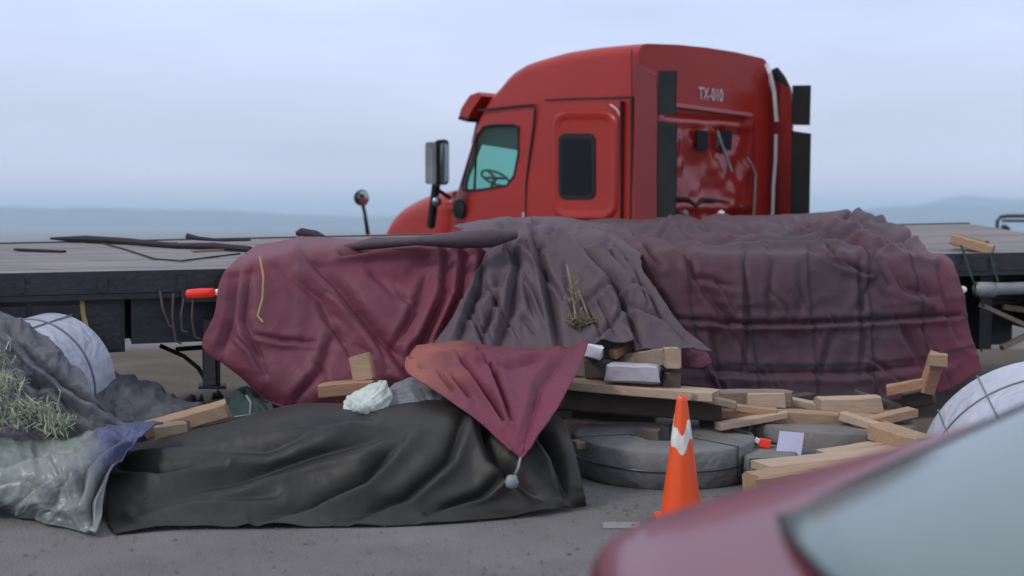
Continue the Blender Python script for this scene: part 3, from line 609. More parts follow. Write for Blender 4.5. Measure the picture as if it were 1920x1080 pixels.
cloth('maroon_tarp', [
 [(480, 458, 11.6), (560, 447, 11.6), (640, 448, 11.6), (720, 450, 11.6), (820, 440, 11.6), (900, 436, 11.6), (950, 440, 11.6)],
 [(432, 498, 10.25), (500, 480, 10.35), (580, 468, 10.45), (680, 470, 10.6), (800, 470, 10.75), (880, 462, 10.85), (945, 460, 10.9)],
 [(412, 530, 10.0), (490, 515, 10.1), (575, 505, 10.2), (680, 505, 10.35), (800, 500, 10.5), (880, 495, 10.6), (940, 490, 10.7)],
 [(402, 590, 9.9), (480, 585, 9.95), (570, 580, 10.0), (680, 575, 10.1), (795, 570, 10.2), (870, 560, 10.3), (930, 560, 10.4)],
 [(380, 650, 9.85), (470, 655, 9.85), (560, 660, 9.85), (660, 660, 9.9), (770, 650, 10.0), (845, 635, 10.1), (900, 620, 10.2)],
 [(436, 690, 9.85), (490, 712, 9.8), (565, 725, 9.75), (650, 720, 9.75), (745, 712, 9.8), (810, 695, 9.9), (880, 680, 10.0)],
 [(496, 748, 9.85), (535, 760, 9.8), (590, 765, 9.75), (655, 762, 9.75), (740, 750, 9.75), (800, 735, 9.85), (870, 720, 9.9)]],
 M['maroon'], 190, 140, creases=[
  ([(575, 478), (640, 540), (700, 620), (770, 700), (800, 735)], 20, .075), ([(838, 478), (832, 560), (795, 640), (770, 670)], 13, .06),
  ([(872, 475), (862, 560), (822, 640)], 12, .06), ([(908, 480), (890, 570), (850, 650)], 12, .06), ([(480, 628), (530, 638), (590, 642)], 8, .03),
  ([(690, 505), (740, 555), (790, 575)], 14, .025), ([(810, 485), (760, 520), (700, 520)], 14, .02), ([(450, 500), (440, 600), (420, 660)], 18, .03),
  ([(640, 480), (760, 475), (930, 468)], 9, .12), ([(520, 500), (600, 560), (640, 640)], 16, .03), ([(470, 520), (460, 600), (500, 700)], 15, .035), ([(620, 640), (600, 700), (560, 745)], 14, .03), ([(700, 640), (730, 700)], 10, .025), ([(800, 520), (775, 590), (740, 650)], 12, .035), ([(930, 490), (915, 560), (880, 620)], 10, .05)]+rnd_creases(9, 420, 860, 500, 740, 14, 60, .8, .014),
 wr=.022, wscale=.8, seed=8, hem='b', label='bright maroon tarp hanging from the left deck edge to the ground', cat='tarp')
# rolled dark hem above it
mb = MB(); mb.tube([P(625, 468, 10.7), P(700, 456, 10.45), P(780, 452, 10.4), P(860, 450, 10.35), P(920, 446, 10.4), P(965, 440, 10.6)], [.02, .05, .035, .07, .08, .04], 12)
mb.build('tarp_roll', M['greyt'], smooth=True, label='rolled dusty tarp hem lying above the bright maroon tarp', cat='tarp roll')
mb = MB(); mb.tube([P(487, 480, 9.95), P(494, 520, 9.88), P(492, 560, 9.86), P(483, 592, 9.82), P(493, 604, 9.8)], .008, 6)
mb.build('yellow_cord', M['rope'], label='thin yellow cord hanging down the bright maroon tarp', cat='cord')

cloth('folded_tarp', [
 [(850, 424, 12.4), (930, 412, 12.4), (1000, 412, 12.4), (1070, 414, 12.4), (1120, 418, 12.4), (1180, 425, 12.4)],
 [(880, 440, 11.2), (940, 432, 11.2), (1005, 436, 11.2), (1080, 442, 11.1), (1140, 452, 11.1), (1200, 470, 11.1)],
 [(905, 468, 10.7), (950, 462, 10.7), (1010, 466, 10.6), (1085, 472, 10.5), (1150, 490, 10.5), (1200, 505, 10.5)],
 [(885, 530, 10.3), (940, 535, 10.3), (1010, 535, 10.25), (1095, 532, 10.2), (1172, 535, 10.2), (1228, 550, 10.2)],
 [(850, 595, 10.0), (925, 602, 10.0), (1005, 606, 9.95), (1098, 600, 9.9), (1190, 600, 9.9), (1275, 612, 9.95)],
 [(810, 652, 9.75), (900, 662, 9.7), (1000, 668, 9.65), (1100, 650, 9.65), (1150, 628, 9.65), (1225, 658, 9.65), (1335, 662, 9.7)][:0] or
 [(810, 652, 9.75), (900, 662, 9.7), (1000, 668, 9.65), (1120, 640, 9.65), (1215, 655, 9.65), (1335, 662, 9.75)]],
 M['greyt'], 210, 140, creases=[
  ([(1000, 440), (1018, 500), (1035, 580), (1052, 665)], 12, .07), ([(1010, 425), (1085, 455), (1150, 530), (1190, 620), (1200, 650)], 13, .08),
  ([(945, 440), (972, 500), (960, 580), (935, 650)], 12, .06), ([(1090, 575), (1120, 550), (1170, 540), (1215, 545)], 10, .035),
  ([(880, 560), (930, 540), (975, 480)], 16, .03), ([(960, 610), (985, 600), (1005, 625)], 10, .03), ([(1130, 440), (1185, 500), (1235, 590), (1290, 650)], 11, .05),
  ([(905, 470), (900, 540), (860, 640)], 12, .06), ([(1040, 430), (1130, 470), (1200, 540)], 9, .05), ([(870, 432), (960, 425), (1060, 436)], 7, .05), ([(980, 520), (1000, 590)], 9, .03), ([(1150, 560), (1230, 600), (1290, 640)], 9, .04), ([(1110, 640), (1160, 600), (1170, 560)], 9, .04), ([(900, 640), (920, 600), (930, 560)], 9, .04), *rnd_creases(6, 880, 1160, 415, 470, 12, 70, .25, .04), *rnd_creases(7, 860, 1240, 500, 640, 16, 45, 1.4, .03), ([(1060, 500), (1070, 560), (1090, 620)], 9, .02)],
 wr=.025, wscale=1.2, seed=13, hem='b', label='grey dusty tarp bunched in deep folds over the middle of the load', cat='tarp')
cloth('hanging_flap', [
 [(1225, 610, 9.95), (1260, 612, 10.0), (1290, 622, 10.1), (1310, 640, 10.2)],
 [(1220, 650, 9.75), (1265, 648, 9.8), (1305, 655, 9.95), (1325, 660, 10.15)],
 [(1240, 672, 9.9), (1275, 685, 9.9), (1310, 690, 9.95), (1334, 680, 10.1)]], M['maroon'], 40, 40, wr=.02, seed=4, label='dark curled tarp corner hanging beside the pale timber block', cat='tarp')

cloth('tarp_flap', [
 [(782, 650, 9.55), (850, 640, 9.55), (930, 650, 9.5), (1010, 658, 9.5), (1060, 653, 9.5), (1102, 638, 9.5)],
 [(762, 692, 8.95), (850, 690, 8.95), (930, 698, 8.95), (1000, 702, 8.95), (1050, 698, 9.0), (1086, 690, 9.1)],
 [(826, 738, 8.55), (880, 744, 8.5), (935, 752, 8.45), (990, 757, 8.45), (1030, 752, 8.45), (1058, 740, 8.5)],
 [(898, 788, 8.2), (925, 798, 8.15), (950, 807, 8.12), (985, 812, 8.1), (1005, 806, 8.12), (1024, 796, 8.15)],
 [(962, 850, 7.9), (968, 855, 7.9), (974, 860, 7.9), (978, 860, 7.9), (984, 856, 7.9), (990, 848, 7.9)]],
 M['maroon_deep'], 110, 100, creases=[([(862, 676), (900, 730), (945, 790)], 8, .07), ([(900, 665), (925, 700), (960, 790)], 9, .055), ([(790, 690), (840, 700), (880, 745)], 7, .045), ([(1070, 655), (1010, 730), (985, 830)], 14, .03), ([(772, 674), (850, 668), (940, 680)], 7, .07), ([(1040, 665), (960, 690), (900, 690)], 9, .03), ([(820, 700), (850, 735)], 6, .03)],
 wr=.014, wscale=1.6, seed=17, hem='lrt', label='triangular maroon tarp flap hanging to a point in front of the black tarp', cat='tarp')
mb = MB(); mb.tube([P(976, 858, 7.88), P(972, 876, 7.86), P(964, 894, 7.84)], .008, 6); mb.lathe(P(960, 904, 7.82), (0, 0, 1), [(0, -.04), (.035, -.03), (.045, 0), (.03, .04), (0, .045)], 12)
mb.build('knotted_cord', M['grey_metal'], smooth=True, label='pale tie cord with a knot at the tip of the maroon flap', cat='cord')

# black tarp heap on the road
cloth('black_tarp', [
 [(225, 832, 9.3), (330, 805, 9.3), (450, 792, 9.3), (560, 768, 9.2), (690, 765, 9.2), (830, 742, 9.2), (960, 760, 9.2), (1050, 780, 9.2)],
 [(212, 852, 8.7), (330, 822, 8.75), (450, 804, 8.75), (565, 784, 8.7), (700, 775, 8.7), (840, 758, 8.7), (968, 785, 8.7), (1062, 800, 8.7)],
 [(202, 892, 8.25), (330, 862, 8.35), (455, 845, 8.35), (575, 825, 8.3), (705, 815, 8.3), (845, 800, 8.3), (972, 830, 8.3), (1074, 840, 8.35)],
 [(200, 940, 7.9), (330, 915, 8.05), (460, 905, 8.1), (585, 895, 8.1), (715, 885, 8.05), (855, 875, 8.05), (982, 895, 8.1), (1086, 892, 8.2)],
 [(203, 990, 7.68), (330, 975, 7.75), (465, 968, 7.8), (595, 962, 7.82), (730, 955, 7.85), (870, 948, 7.9), (994, 944, 8.0), (1094, 930, 8.15)],
 [(215, 1000, None), (330, 990, None), (470, 988, None), (600, 986, None), (740, 984, None), (880, 976, None), (1000, 964, None), (1098, 946, None)]],
 M['blackt'], 260, 120, creases=[([(300, 935), (450, 900), (600, 850), (760, 812)], 22, .05), ([(480, 975), (580, 948), (680, 900), (750, 830)], 16, .07), ([(250, 845), (400, 832), (560, 800), (700, 790)], 14, .05), ([(1000, 800), (1040, 860), (1060, 930)], 16, .07), ([(800, 960), (900, 930), (960, 880)], 12, .05), ([(220, 880), (300, 890), (420, 870)], 14, .05),
  ([(640, 975), (760, 930), (840, 860), (870, 780)], 16, .06), ([(330, 860), (500, 850), (640, 800)], 18, .03), ([(900, 780), (930, 860), (1000, 930)], 22, .07), ([(260, 960), (400, 935), (520, 930)], 16, .04)],
 wr=.032, wscale=.5, aniso=(.7, 1.3), seed=31, hem='t', label='long heap of black tarp lying on the road in front of the maroon tarp', cat='tarp')
cloth('grey_sheet', [
 [(545, 770, 9.3), (620, 765, 9.3), (700, 745, 9.35), (760, 715, 9.4), (800, 708, 9.45)],
 [(540, 790, 9.0), (620, 782, 8.95), (705, 762, 8.95), (780, 740, 9.0), (840, 742, 9.0)],
 [(545, 796, 8.9), (620, 790, 8.85), (710, 776, 8.8), (790, 762, 8.8), (850, 760, 8.8)]], M['sheet'], 80, 50, wr=.025, wscale=2.5, seed=41, label='pale grey sheet folded back along the top of the black tarp', cat='sheet')
# white sack
cloth('white_sack', [
 [(668, 738, 9.1), (686, 722, 9.1), (704, 715, 9.12), (722, 712, 9.2)],
 [(650, 748, 8.85), (680, 738, 8.78), (708, 732, 8.8), (730, 730, 8.95)],
 [(646, 764, 8.75), (678, 764, 8.62), (710, 760, 8.66), (734, 752, 8.85)],
 [(654, 786, 8.72), (682, 790, 8.68), (712, 788, 8.7), (738, 776, 8.85)]], M['sack'], 70, 60, wr=.022, wscale=6, seed=43, creases=[([(660, 745), (690, 760), (700, 785)], 6, .02)], label='crumpled white sack beside the pale grey sheet, left of the maroon flap', cat='sack')
# silver and blue tarp end at left
cloth('silver_tarp', [
 [(-140, 812, 8.7), (0, 818, 8.7), (90, 822, 8.6), (160, 806, 8.6), (225, 796, 8.6), (305, 798, 8.6)],
 [(-140, 835, 8.25), (0, 840, 8.25), (85, 843, 8.2), (150, 828, 8.2), (210, 812, 8.2), (275, 810, 8.3)],
 [(-140, 875, 7.95), (0, 882, 7.95), (75, 888, 7.9), (135, 880, 7.85), (185, 862, 7.9), (230, 850, 8.0)],
 [(-140, 920, 7.8), (0, 930, 7.8), (68, 940, 7.72), (122, 940, 7.65), (165, 930, 7.62), (197, 915, 7.7)],
 [(-140, 948, None), (0, 962, None), (60, 975, None), (118, 988, None), (158, 998, None), (186, 1004, None)]],
 M['silver'], 150, 110, creases=[([(10, 872), (70, 850), (140, 845)], 12, .04), ([(150, 940), (158, 885), (190, 845), (235, 815)], 13, .05), ([(40, 940), (80, 900), (150, 870)], 16, .03), ([(90, 960), (110, 920), (130, 900)], 10, .03), ([(170, 990), (172, 940), (200, 880), (250, 830)], 8, .05), ([(-20, 910), (40, 900), (100, 910)], 10, .03)],
 wr=.035, wscale=1.9, seed=47, hem='r', label='silver tarp end with blue tint bulging at the lower left', cat='tarp')
# slate tarps and coil at left
cloth('slate_tarp', [
 [(-140, 540, 9.5), (-60, 556, 9.4), (0, 582, 9.3), (45, 606, 9.2), (88, 626, 9.1)],
 [(-140, 610, 9.1), (-50, 615, 9.0), (20, 632, 8.9), (85, 655, 8.85), (140, 700, 8.8)],
 [(-140, 690, 8.9), (-40, 695, 8.8), (40, 700, 8.7), (105, 715, 8.65), (175, 745, 8.6)],
 [(-140, 760, 8.7), (-30, 770, 8.6), (60, 772, 8.5), (140, 775, 8.5), (235, 790, 8.5)],
 [(-140, 830, 8.6), (-20, 840, 8.5), (70, 840, 8.4), (160, 835, 8.4), (280, 825, 8.5)]],
 M['slate'], 120, 110, creases=[([(20, 625), (80, 690), (150, 740), (240, 790)], 13, .06), ([(60, 720), (100, 730), (150, 780)], 12, .05), ([(0, 640), (60, 700), (90, 780)], 14, .04)],
 wr=.05, wscale=1.6, seed=53, label='slate grey tarp slumped over the white wrapped coil at far left', cat='tarp')
cloth('dark_cover', [
 [(150, 690, 10.0), (205, 695, 10.0), (260, 715, 10.0), (330, 745, 10.0), (380, 765, 10.0)],
 [(150, 720, 9.6), (210, 725, 9.6), (265, 742, 9.6), (330, 765, 9.6), (375, 780, 9.6)],
 [(160, 790, 9.2), (220, 795, 9.2), (270, 800, 9.2), (320, 810, 9.2), (360, 815, 9.2)]], M['slate'], 80, 50, wr=.06, wscale=2.3, seed=59, label='dark grey cover crumpled on the ground right of the left coil', cat='cover')
def coil(name, c, ax, R, r, w, m, label, group='steel coils fallen from the trailer', bands=3, lips=True, wrapcol=None):
    c = Vector(c); ax = Vector(ax).normalized(); o = empty(name, c, label=label, cat='coil', group=group)
    mb = MB(); e = .02; mb.lathe(c, ax, [(r, -w/2+e), (r+e, -w/2), (R-e, -w/2), (R-.005, -w/2+e*.6), (R, 0), (R-.005, w/2-e*.6), (R-e, w/2), (r+e, w/2), (r, w/2-e), (r, -w/2+e)], 64)
    sharp(mb.build('wrapping', m, o), 50)
    a = ax.orthogonal().normalized(); b = ax.cross(a)
    for k in range(bands):
        t = 2*math.pi*k/bands+.5; d = a*math.cos(t)+b*math.sin(t); g = .004
        mb = MB(); q = [c+d*(r-g)-ax*(w/2+g), c+d*(R+g)-ax*(w/2+g), c+d*(R+g)+ax*(w/2+g), c+d*(r-g)+ax*(w/2+g), c+d*(r-g)-ax*(w/2+g)]
        mb.tube(q, .006, 6); mb.build('steel_band', M['band2'] if m is M['wrap'] else M['wire'], o)
    mb = MB(); mb.tube([c+(a*math.cos(t)+b*math.sin(t))*(R+.004) for t in np.linspace(0, 2*math.pi, 65)], .008, 6, False); mb.build('girth_band', M['band2'] if m is M['wrap'] else M['wire'], o)
    return o
cL = P(66, 722, 9.55); cl_o = coil('white_coil', cL, (-.25, -1, -.12), .50, .20, .62, M['wrap'], 'white wrapped coil standing on edge at far left under the slate tarp', bands=2)
ax_ = Vector((-.25, -1, -.12)).normalized(); sharp(MB().lathe(cL+ax_*.312, ax_, [(.21, 0), (.21, .012), (.485, .012), (.485, 0)], 48).build('coil_face', mat('rusty_face', (.13, .095, .085), .7, (.08, .06, .055), 4, .5), cl_o))
cR = P(1965, 905, 9.25); coil('white_coil', cR, (-.12, -1, -.36), .86, .30, .62, M['wrap'], 'large white wrapped coil with steel bands tilted at the right edge', bands=14)
def flatcoil(name, px, py, Y, R, r, w, m, tilt, label, bands, z=None):
    c = P(px, py, Y); c.z = w/2+.004 if z is None else z
    return c, coil(name, c, (tilt[0], tilt[1], 1), R, r, w, m, label, bands=bands)
flatcoil('grey_coil', 1245, 880, 9.35, .66, .26, .27, M['coil'], (.0, -.04), 'grey steel coil lying flat behind the orange cone', 3, .15)
c2, co2 = flatcoil('taupe_coil', 1540, 830, 9.85, .70, .26, .34, M['coil2'], (.03, -.05), 'taupe steel coil with a paper label lying behind the front timbers', 3, .175)
flatcoil('lower_coil', 1560, 830, 8.9, .62, .25, .18, M['coil'], (.02, -.03), 'thin grey coil under the front timbers at lower right', 3, .10)
MB().prism([P(1462, 808, 9.12), P(1508, 812, 9.10), P(1500, 866, 9.02), P(1454, 858, 9.04)], (0, .006, 0)).build('paper_label', M['paper'], label='pale lavender paper label hanging on the taupe coil', cat='paper')
MB().box(P(1461, 852, 9.0), P(1482, 855, 8.995), .004, .012).build('ink_line', M['wire'], bpy.data.objects['paper_label'])
mb = MB(); mb.tube([P(1348, 798, 9.4), P(1400, 812, 9.3), P(1426, 826, 9.22), P(1456, 832, 9.18)], .010, 6); st = mb.build('tie_down_strap', M['strap'], label='black strap with a red clamp stretched across the taupe coil', cat='strap')
mb = MB(); mb.box(P(1424, 829, 9.16), P(1444, 833, 9.15), .05, .06); mb.build('red_clamp', M['lampred'], st)
mb = MB(); mb.box(P(1416, 824, 9.17), P(1424, 828, 9.16), .03, .035); mb.build('clamp_tip', M['white'], st)

# ------------------------------------------------------------------ lumber
def beam(name, a, b, w, h, m, label, cat='timber', up=(0, 0, 1), rough=.05):
    p0, p1 = P(*a), P(*b); d = p1-p0; L = d.length; d = d/L; sd_ = d.cross(Vector(up)).normalized(); u = sd_.cross(d); n = max(3, int(L/.08)); mb = MB(); vs = []
    rr_ = random.Random(hash(label) % 1000 if False else sum(map(ord, label))); bw = rr_.uniform(-.012, .012)*L; tw = rr_.uniform(-.10, .10)
    c = min(w, h)*.10
    for i in range(n+1):
        t = i/n; q = p0+d*(L*t)+u*(bw*math.sin(math.pi*t)); an = tw*(t-.5); A = sd_*math.cos(an)+u*math.sin(an); B = u*math.cos(an)-sd_*math.sin(an)
        for x, y in ((-w/2+c, -h/2), (w/2-c, -h/2), (w/2, -h/2+c), (w/2, h/2-c), (w/2-c, h/2), (-w/2+c, h/2), (-w/2, h/2-c), (-w/2, -h/2+c)):
            e = rr_.uniform(-1, 1)*min(w, h)*rough*.5; sp_ = d*(rr_.uniform(-.35, .35)*min(w, h)*.5 if i in (0, n) else 0)
            vs.append(q+A*(x+e*.5)+B*(y+e)+sp_)
    k = 8; mb.add(vs, [(i*k+j, i*k+(j+1) % k, (i+1)*k+(j+1) % k, (i+1)*k+j) for i in range(n) for j in range(k)]+[tuple(range(k))[::-1], tuple(range(n*k, n*k+k))])
    o = sharp(mb.build(name, M[m], label=label, cat=cat, group=None if m in ('package', 'white', 'strap') else 'loose timbers spilled around the load'), 30); return o
    o = MB().box(P(*a), P(*b), w, h, up=up).build(name, M[m], label=label, cat=cat, group=None if m in ('paper', 'white', 'strap') else 'loose timbers spilled around the load'); return o
beam('timber_block', (676, 668, 9.6), (684, 712, 9.55), .16, .16, 'wood', 'upright pale timber block standing against the bright maroon tarp', 'timber block', up=(0, 1, 0))
beam('short_board', (597, 733, 9.5), (702, 724, 9.5), .20, .10, 'woodo', 'short orange board lying left of the white sack', 'board')
beam('long_plank', (1050, 715, 9.75), (1342, 742, 9.35), .30, .07, 'woodp', 'long pale plank running behind the tip of the orange cone', 'plank')
beam('dark_beam', (1050, 748, 9.80), (1350, 768, 9.50), .18, .16, 'woodd', 'thick dark beam right under the long pale plank', 'beam')
beam('pale_beam', (1170, 680, 9.85), (1255, 668, 9.5), .14, .13, 'woodg', 'weathered timber piece beneath the pale block and beside the white package', 'timber')
beam('end_block', (1262, 672, 9.42), (1255, 668, 9.75), .125, .15, 'woodp', 'pale square timber end under the curled tarp corner', 'timber block')
beam('spacer_block', (1245, 712, 9.5), (1270, 715, 9.5), .12, .13, 'woodd', 'small dark spacer block directly below the pale square timber end', 'timber block')
beam('paper_package', (1142, 697, 9.55), (1238, 702, 9.45), .20, .13, 'package', 'pale lavender package resting on the long pale plank', 'package')
beam('white_bundle', (1100, 656, 9.62), (1128, 662, 9.6), .10, .10, 'white', 'small crumpled white bundle just right of the maroon flap corner', 'bundle')
beam('brown_block', (1098, 690, 9.75), (1145, 693, 9.7), .16, .15, 'woodd', 'dark brown block below the crumpled white bundle', 'block')
beam('lower_beam', (1060, 800, 9.85), (1240, 818, 9.60), .16, .13, 'woodg', 'brown timber lying low on the grey coil, left of the cone', 'timber')
beam('black_post', (1328, 772, 9.6), (1330, 842, 9.55), .13, .13, 'strap', 'short black upright post right of the cone', 'post', up=(0, 1, 0))
beam('olive_timber', (1340, 748, 9.7), (1478, 748, 9.75), .16, .13, 'woodg', 'weathered timber end lying right of the long pale plank', 'timber')
beam('light_block', (1402, 752, 9.58), (1470, 751, 9.6), .05, .11, 'woodp', 'light timber offcut against the end of the weathered timber', 'timber')
beam('mid_board', (1440, 778, 9.55), (1700, 792, 9.7), .16, .10, 'wood', 'long tan board lying on top of the taupe coil', 'board')
beam('rusty_board', (1350, 775, 9.6), (1460, 786, 9.5), .12, .07, 'woodo', 'reddish board left end tucked under the tan board', 'board')
beam('upper_board', (1532, 762, 9.75), (1650, 758, 9.8), .14, .14, 'woodp', 'short thick board with a curved pale top above the tan board', 'board')
beam('right_board', (1650, 785, 9.75), (1700, 784, 9.8), .14, .12, 'woodo', 'short pinkish board at the right end of the tan board', 'board')
beam('wedge_board', (1642, 806, 9.2), (1735, 836, 8.9), .22, .12, 'wood', 'tan wedge cut board pointing at the parked van', 'board')
beam('leaning_board', (1663, 732, 9.9), (1748, 716, 9.8), .12, .08, 'woodo', 'reddish brown board reaching from the load toward the large white coil', 'board')
beam('leaning_timber', (1738, 730, 9.8), (1758, 668, 9.7), .10, .12, 'woodo', 'brown timber leaning up steeply left of the large white coil', 'timber', up=(0, 1, 0))
beam('timber_block', (1742, 674, 9.62), (1774, 676, 9.62), .09, .10, 'wood', 'pale block end on top of the steep leaning timber', 'timber block')
beam('front_timber', (1408, 912, 8.35), (1640, 880, 8.65), .20, .16, 'wood', 'thick square timber lying lowest in front beside the cone', 'timber')
beam('front_board', (1425, 876, 8.6), (1720, 838, 9.0), .24, .055, 'woodp', 'flat pale board lying just above the thick front timber', 'board')
beam('splintered_board', (1500, 806, 9.5), (1632, 812, 9.3), .10, .05, 'woodg', 'thin splintered board lying low on the taupe coil above the paper label', 'board')
beam('splintered_board', (1362, 764, 9.9), (1520, 742, 10.2), .12, .05, 'woodd', 'dark thin board wedged behind the weathered timber end', 'board')
beam('splintered_board', (1580, 780, 9.5), (1668, 806, 9.25), .10, .06, 'woodp', 'pale split board sloping down toward the tan wedge cut board', 'board')
beam('crooked_board', (1540, 852, 8.95), (1690, 826, 9.15), .13, .05, 'woodp', 'crooked pale board nearest behind the flat pale board', 'board')
beam('short_offcut', (1602, 742, 10.0), (1690, 770, 9.9), .12, .09, 'woodd', 'dark offcut leaning behind the thick curved board', 'timber')
beam('lower_beam', (1075, 772, 9.95), (1230, 786, 9.8), .14, .07, 'woodd', 'dark flat timber between the thick dark beam and the low brown timber', 'timber')
beam('broken_stake', (1150, 664, 9.7), (1190, 640, 9.9), .07, .07, 'woodo', 'reddish broken stake poking out under the grey dusty tarp', 'stake')
beam('broken_board', (1296, 742, 9.3), (1380, 760, 9.25), .10, .05, 'woodg', 'broken weathered board end just right of the cone tip', 'board')
beam('buried_board', (1698, 752, 10.0), (1752, 742, 9.9), .16, .12, 'woodd', 'dark timber between the leaning board and the large white coil', 'timber')
beam('pale_plank', (1345, 800, 9.35), (1470, 776, 9.5), .12, .05, 'woodp', 'pale narrow plank slanting up from the black post to the tan board', 'plank')
beam('pale_plank', (1480, 752, 9.95), (1560, 770, 9.8), .12, .06, 'woodp', 'pale plank end between the weathered timber and the thick curved board', 'plank')
beam('tan_plank', (1600, 800, 9.45), (1712, 772, 9.6), .12, .07, 'wood', 'tan plank crossing over the right end of the long tan board', 'plank')
beam('tan_plank', (1380, 764, 9.55), (1455, 772, 9.5), .10, .05, 'wood', 'small tan plank just under the light timber offcut', 'plank')
beam('dusty_plank', (1075, 834, 9.1), (1200, 826, 9.3), .12, .05, 'woodg', 'dusty plank lying on top of the grey coil at its left side', 'plank')
beam('left_plank', (262, 812, 8.95), (424, 766, 9.15), .22, .11, 'wood', 'tan plank sticking out between the silver tarp and the black tarp', 'plank')
beam('left_block', (290, 812, 8.8), (352, 806, 8.85), .14, .12, 'woodg', 'pale short timber under the tan plank at the black tarp edge', 'timber')

# ------------------------------------------------------------------ traffic cone
cc = G(1277, 978); cn = empty('traffic_cone', cc, label='tall orange traffic cone with a white band standing before the grey coil', cat='cone')
hc = .775; rb, rt = .124, .032
mb = MB(); mb.lathe(cc, (0, 0, 1), [(rb, .03), (rb-.004, .10), (rt+.002, hc-.03), (rt, hc-.012), (rt-.008, hc), (rt-.014, hc-.002), (rt-.014, hc-.06)], 40); sharp(mb.build('cone_body', M['orange'], cn), 50)
fr = lambda z: rb+(rt-rb)*(z-.03)/(hc-.06)+.0035
mb = MB(); mb.lathe(cc, (0, 0, 1), [(fr(.48)-.003, .48), (fr(.48), .482), (fr(.598), .598), (fr(.6)-.003, .60)], 40); 
me = mb.mesh('band')
for v in me.vertices:
    a = math.atan2(v.co.y-cc.y, v.co.x-cc.x); z = v.co.z; z2 = z+.045*math.cos(2*a+.6)+ .02*math.sin(5*a); k = fr(z2)/fr(z); v.co.x = cc.x+(v.co.x-cc.x)*k; v.co.y = cc.y+(v.co.y-cc.y)*k; v.co.z = z2
sharp(link('white_band', me, M['cwhite'], cn), 60)
mb = MB(); mb.box(cc+Vector((-.155, 0, .015)), cc+Vector((.155, 0, .015)), .31, .028); mb.build('cone_base', M['orange'], cn)

# ------------------------------------------------------------------ straw, rubble, nets
def blades(name, regs, n, m, L, **k):
    mb = MB()
    for q in range(n):
        x0, y0, x1, y1, Y0, Y1 = regs[q % len(regs)]; t = random.random(); u = random.random()
        p = P(x0+(x1-x0)*t, y0+(y1-y0)*u, Y0+(Y1-Y0)*random.random()); d = Vector((random.gauss(0, 1), random.gauss(0, .5), random.gauss(.5, .8))).normalized()*L*random.uniform(.5, 1.3)
        s = Vector((random.gauss(0, 1), random.gauss(0, 1), 0)).normalized()*.005; b = p+d*.5+Vector((random.gauss(0, .02), 0, .02)); e = p+d
        mb.add([p-s, p+s, b+s, b-s, e], [(0, 1, 2, 3), (3, 2, 4)])
    return mb.build(name, m, **k)
blades('straw', [(-60, 650, 25, 800, 8.65, 8.45), (-60, 700, 40, 800, 8.5, 8.35), (20, 755, 110, 812, 8.45, 8.3), (85, 795, 120, 815, 8.4, 8.3)], 900, M['straw'], .11, kind='stuff', label='pale green and yellow straw spilled over the slate tarp at far left', cat='straw')
blades('straw_wisp', [(1064, 590, 1110, 620, 9.86, 9.80), (1075, 600, 1105, 618, 9.85, 9.80), (1066, 520, 1090, 600, 10.0, 9.86)], 150, mat('olive_straw', (.23, .21, .11), .8, (.15, .14, .07), 8, .5), .085, kind='stuff', label='wisp of dry straw caught in the folds of the grey dusty tarp', cat='straw')
mb = MB(); mb.tube([P(1063, 497, 10.15), P(1072, 540, 10.0), P(1080, 600, 9.82)], .008, 6); mb.tube([P(1085, 545, 10.05), P(1100, 585, 9.88), P(1112, 612, 9.84)], .008, 6)
mb.build('twine', bpy.data.materials['olive_straw'], label='yellow green twine hanging down the grey dusty tarp', cat='twine')
mb = MB(); vn = VN(77)
for q in range(420):
    x = random.uniform(180, 520); yb = random.uniform(700, 800); Y = 12.6-(yb-700)/100*3.2; p = P(x, yb, Y); p.z = .02+random.random()*.10; r = random.uniform(.02, .09)
    ico = []
    for a, b, c in ((0, 0, 1), (0, 0, -1), (1, 0, 0), (-1, 0, 0), (0, 1, 0), (0, -1, 0)):
        ico.append(p+Vector((a, b, c)).normalized()*r*random.uniform(.6, 1.3)+Vector((random.gauss(0, r*.2), 0, 0)))
    mb.add(ico, [(0, 2, 4), (0, 4, 3), (0, 3, 5), (0, 5, 2), (1, 4, 2), (1, 3, 4), (1, 5, 3), (1, 2, 5)])
mb.build('rubble', M['rubble'], kind='stuff', label='broken rubble and earth scattered under the trailer at left', cat='rubble')
mb = MB()
for q in range(520):
    x = random.uniform(-100, 2000); y = 1080-150*random.random()**1.6; p = G(x, y, .0)
    if q % 3 == 1: p = G(random.uniform(1080, 1420), random.uniform(925, 985), 0)
    if q % 7 == 0: p = G(random.uniform(0, 1100), random.uniform(985, 1040), 0)
    r = random.uniform(.002, .009); p.z = r*.4; a = random.random()*3
    c_, s_ = math.cos(a)*r*random.uniform(1, 2.2), math.sin(a)*r
    mb.add([p+Vector((c_, s_, 0)), p+Vector((-s_, c_, 0)), p+Vector((-c_, -s_, 0)), p+Vector((s_, -c_, 0)), p+Vector((0, 0, r*.8))], [(0, 1, 4), (1, 2, 4), (2, 3, 4), (3, 0, 4), (3, 2, 1, 0)])
mb.build('grit', M['rubble'], kind='stuff', label='grit and wood chips scattered on the asphalt in front of the load', cat='grit')
cloth('green_net', [[(425, 742, 10.1), (460, 735, 10.1), (498, 738, 10.1)], [(420, 760, 9.8), (462, 754, 9.8), (508, 760, 9.8)], [(425, 785, 9.5), (465, 785, 9.5), (515, 785, 9.5)]], M['green'], 40, 40, wr=.05, wscale=3.5, seed=61, label='dark green netting bunched at the lower left corner of the maroon tarp', cat='netting')
mb = MB(); mb.tube([P(462, 742, 9.6), P(470, 755, 9.5), P(468, 778, 9.45), P(440, 782, 9.45)], .008, 6); mb.build('cord_loop', M['grey_metal'], label='pale cord loop lying on the dark green netting', cat='cord')

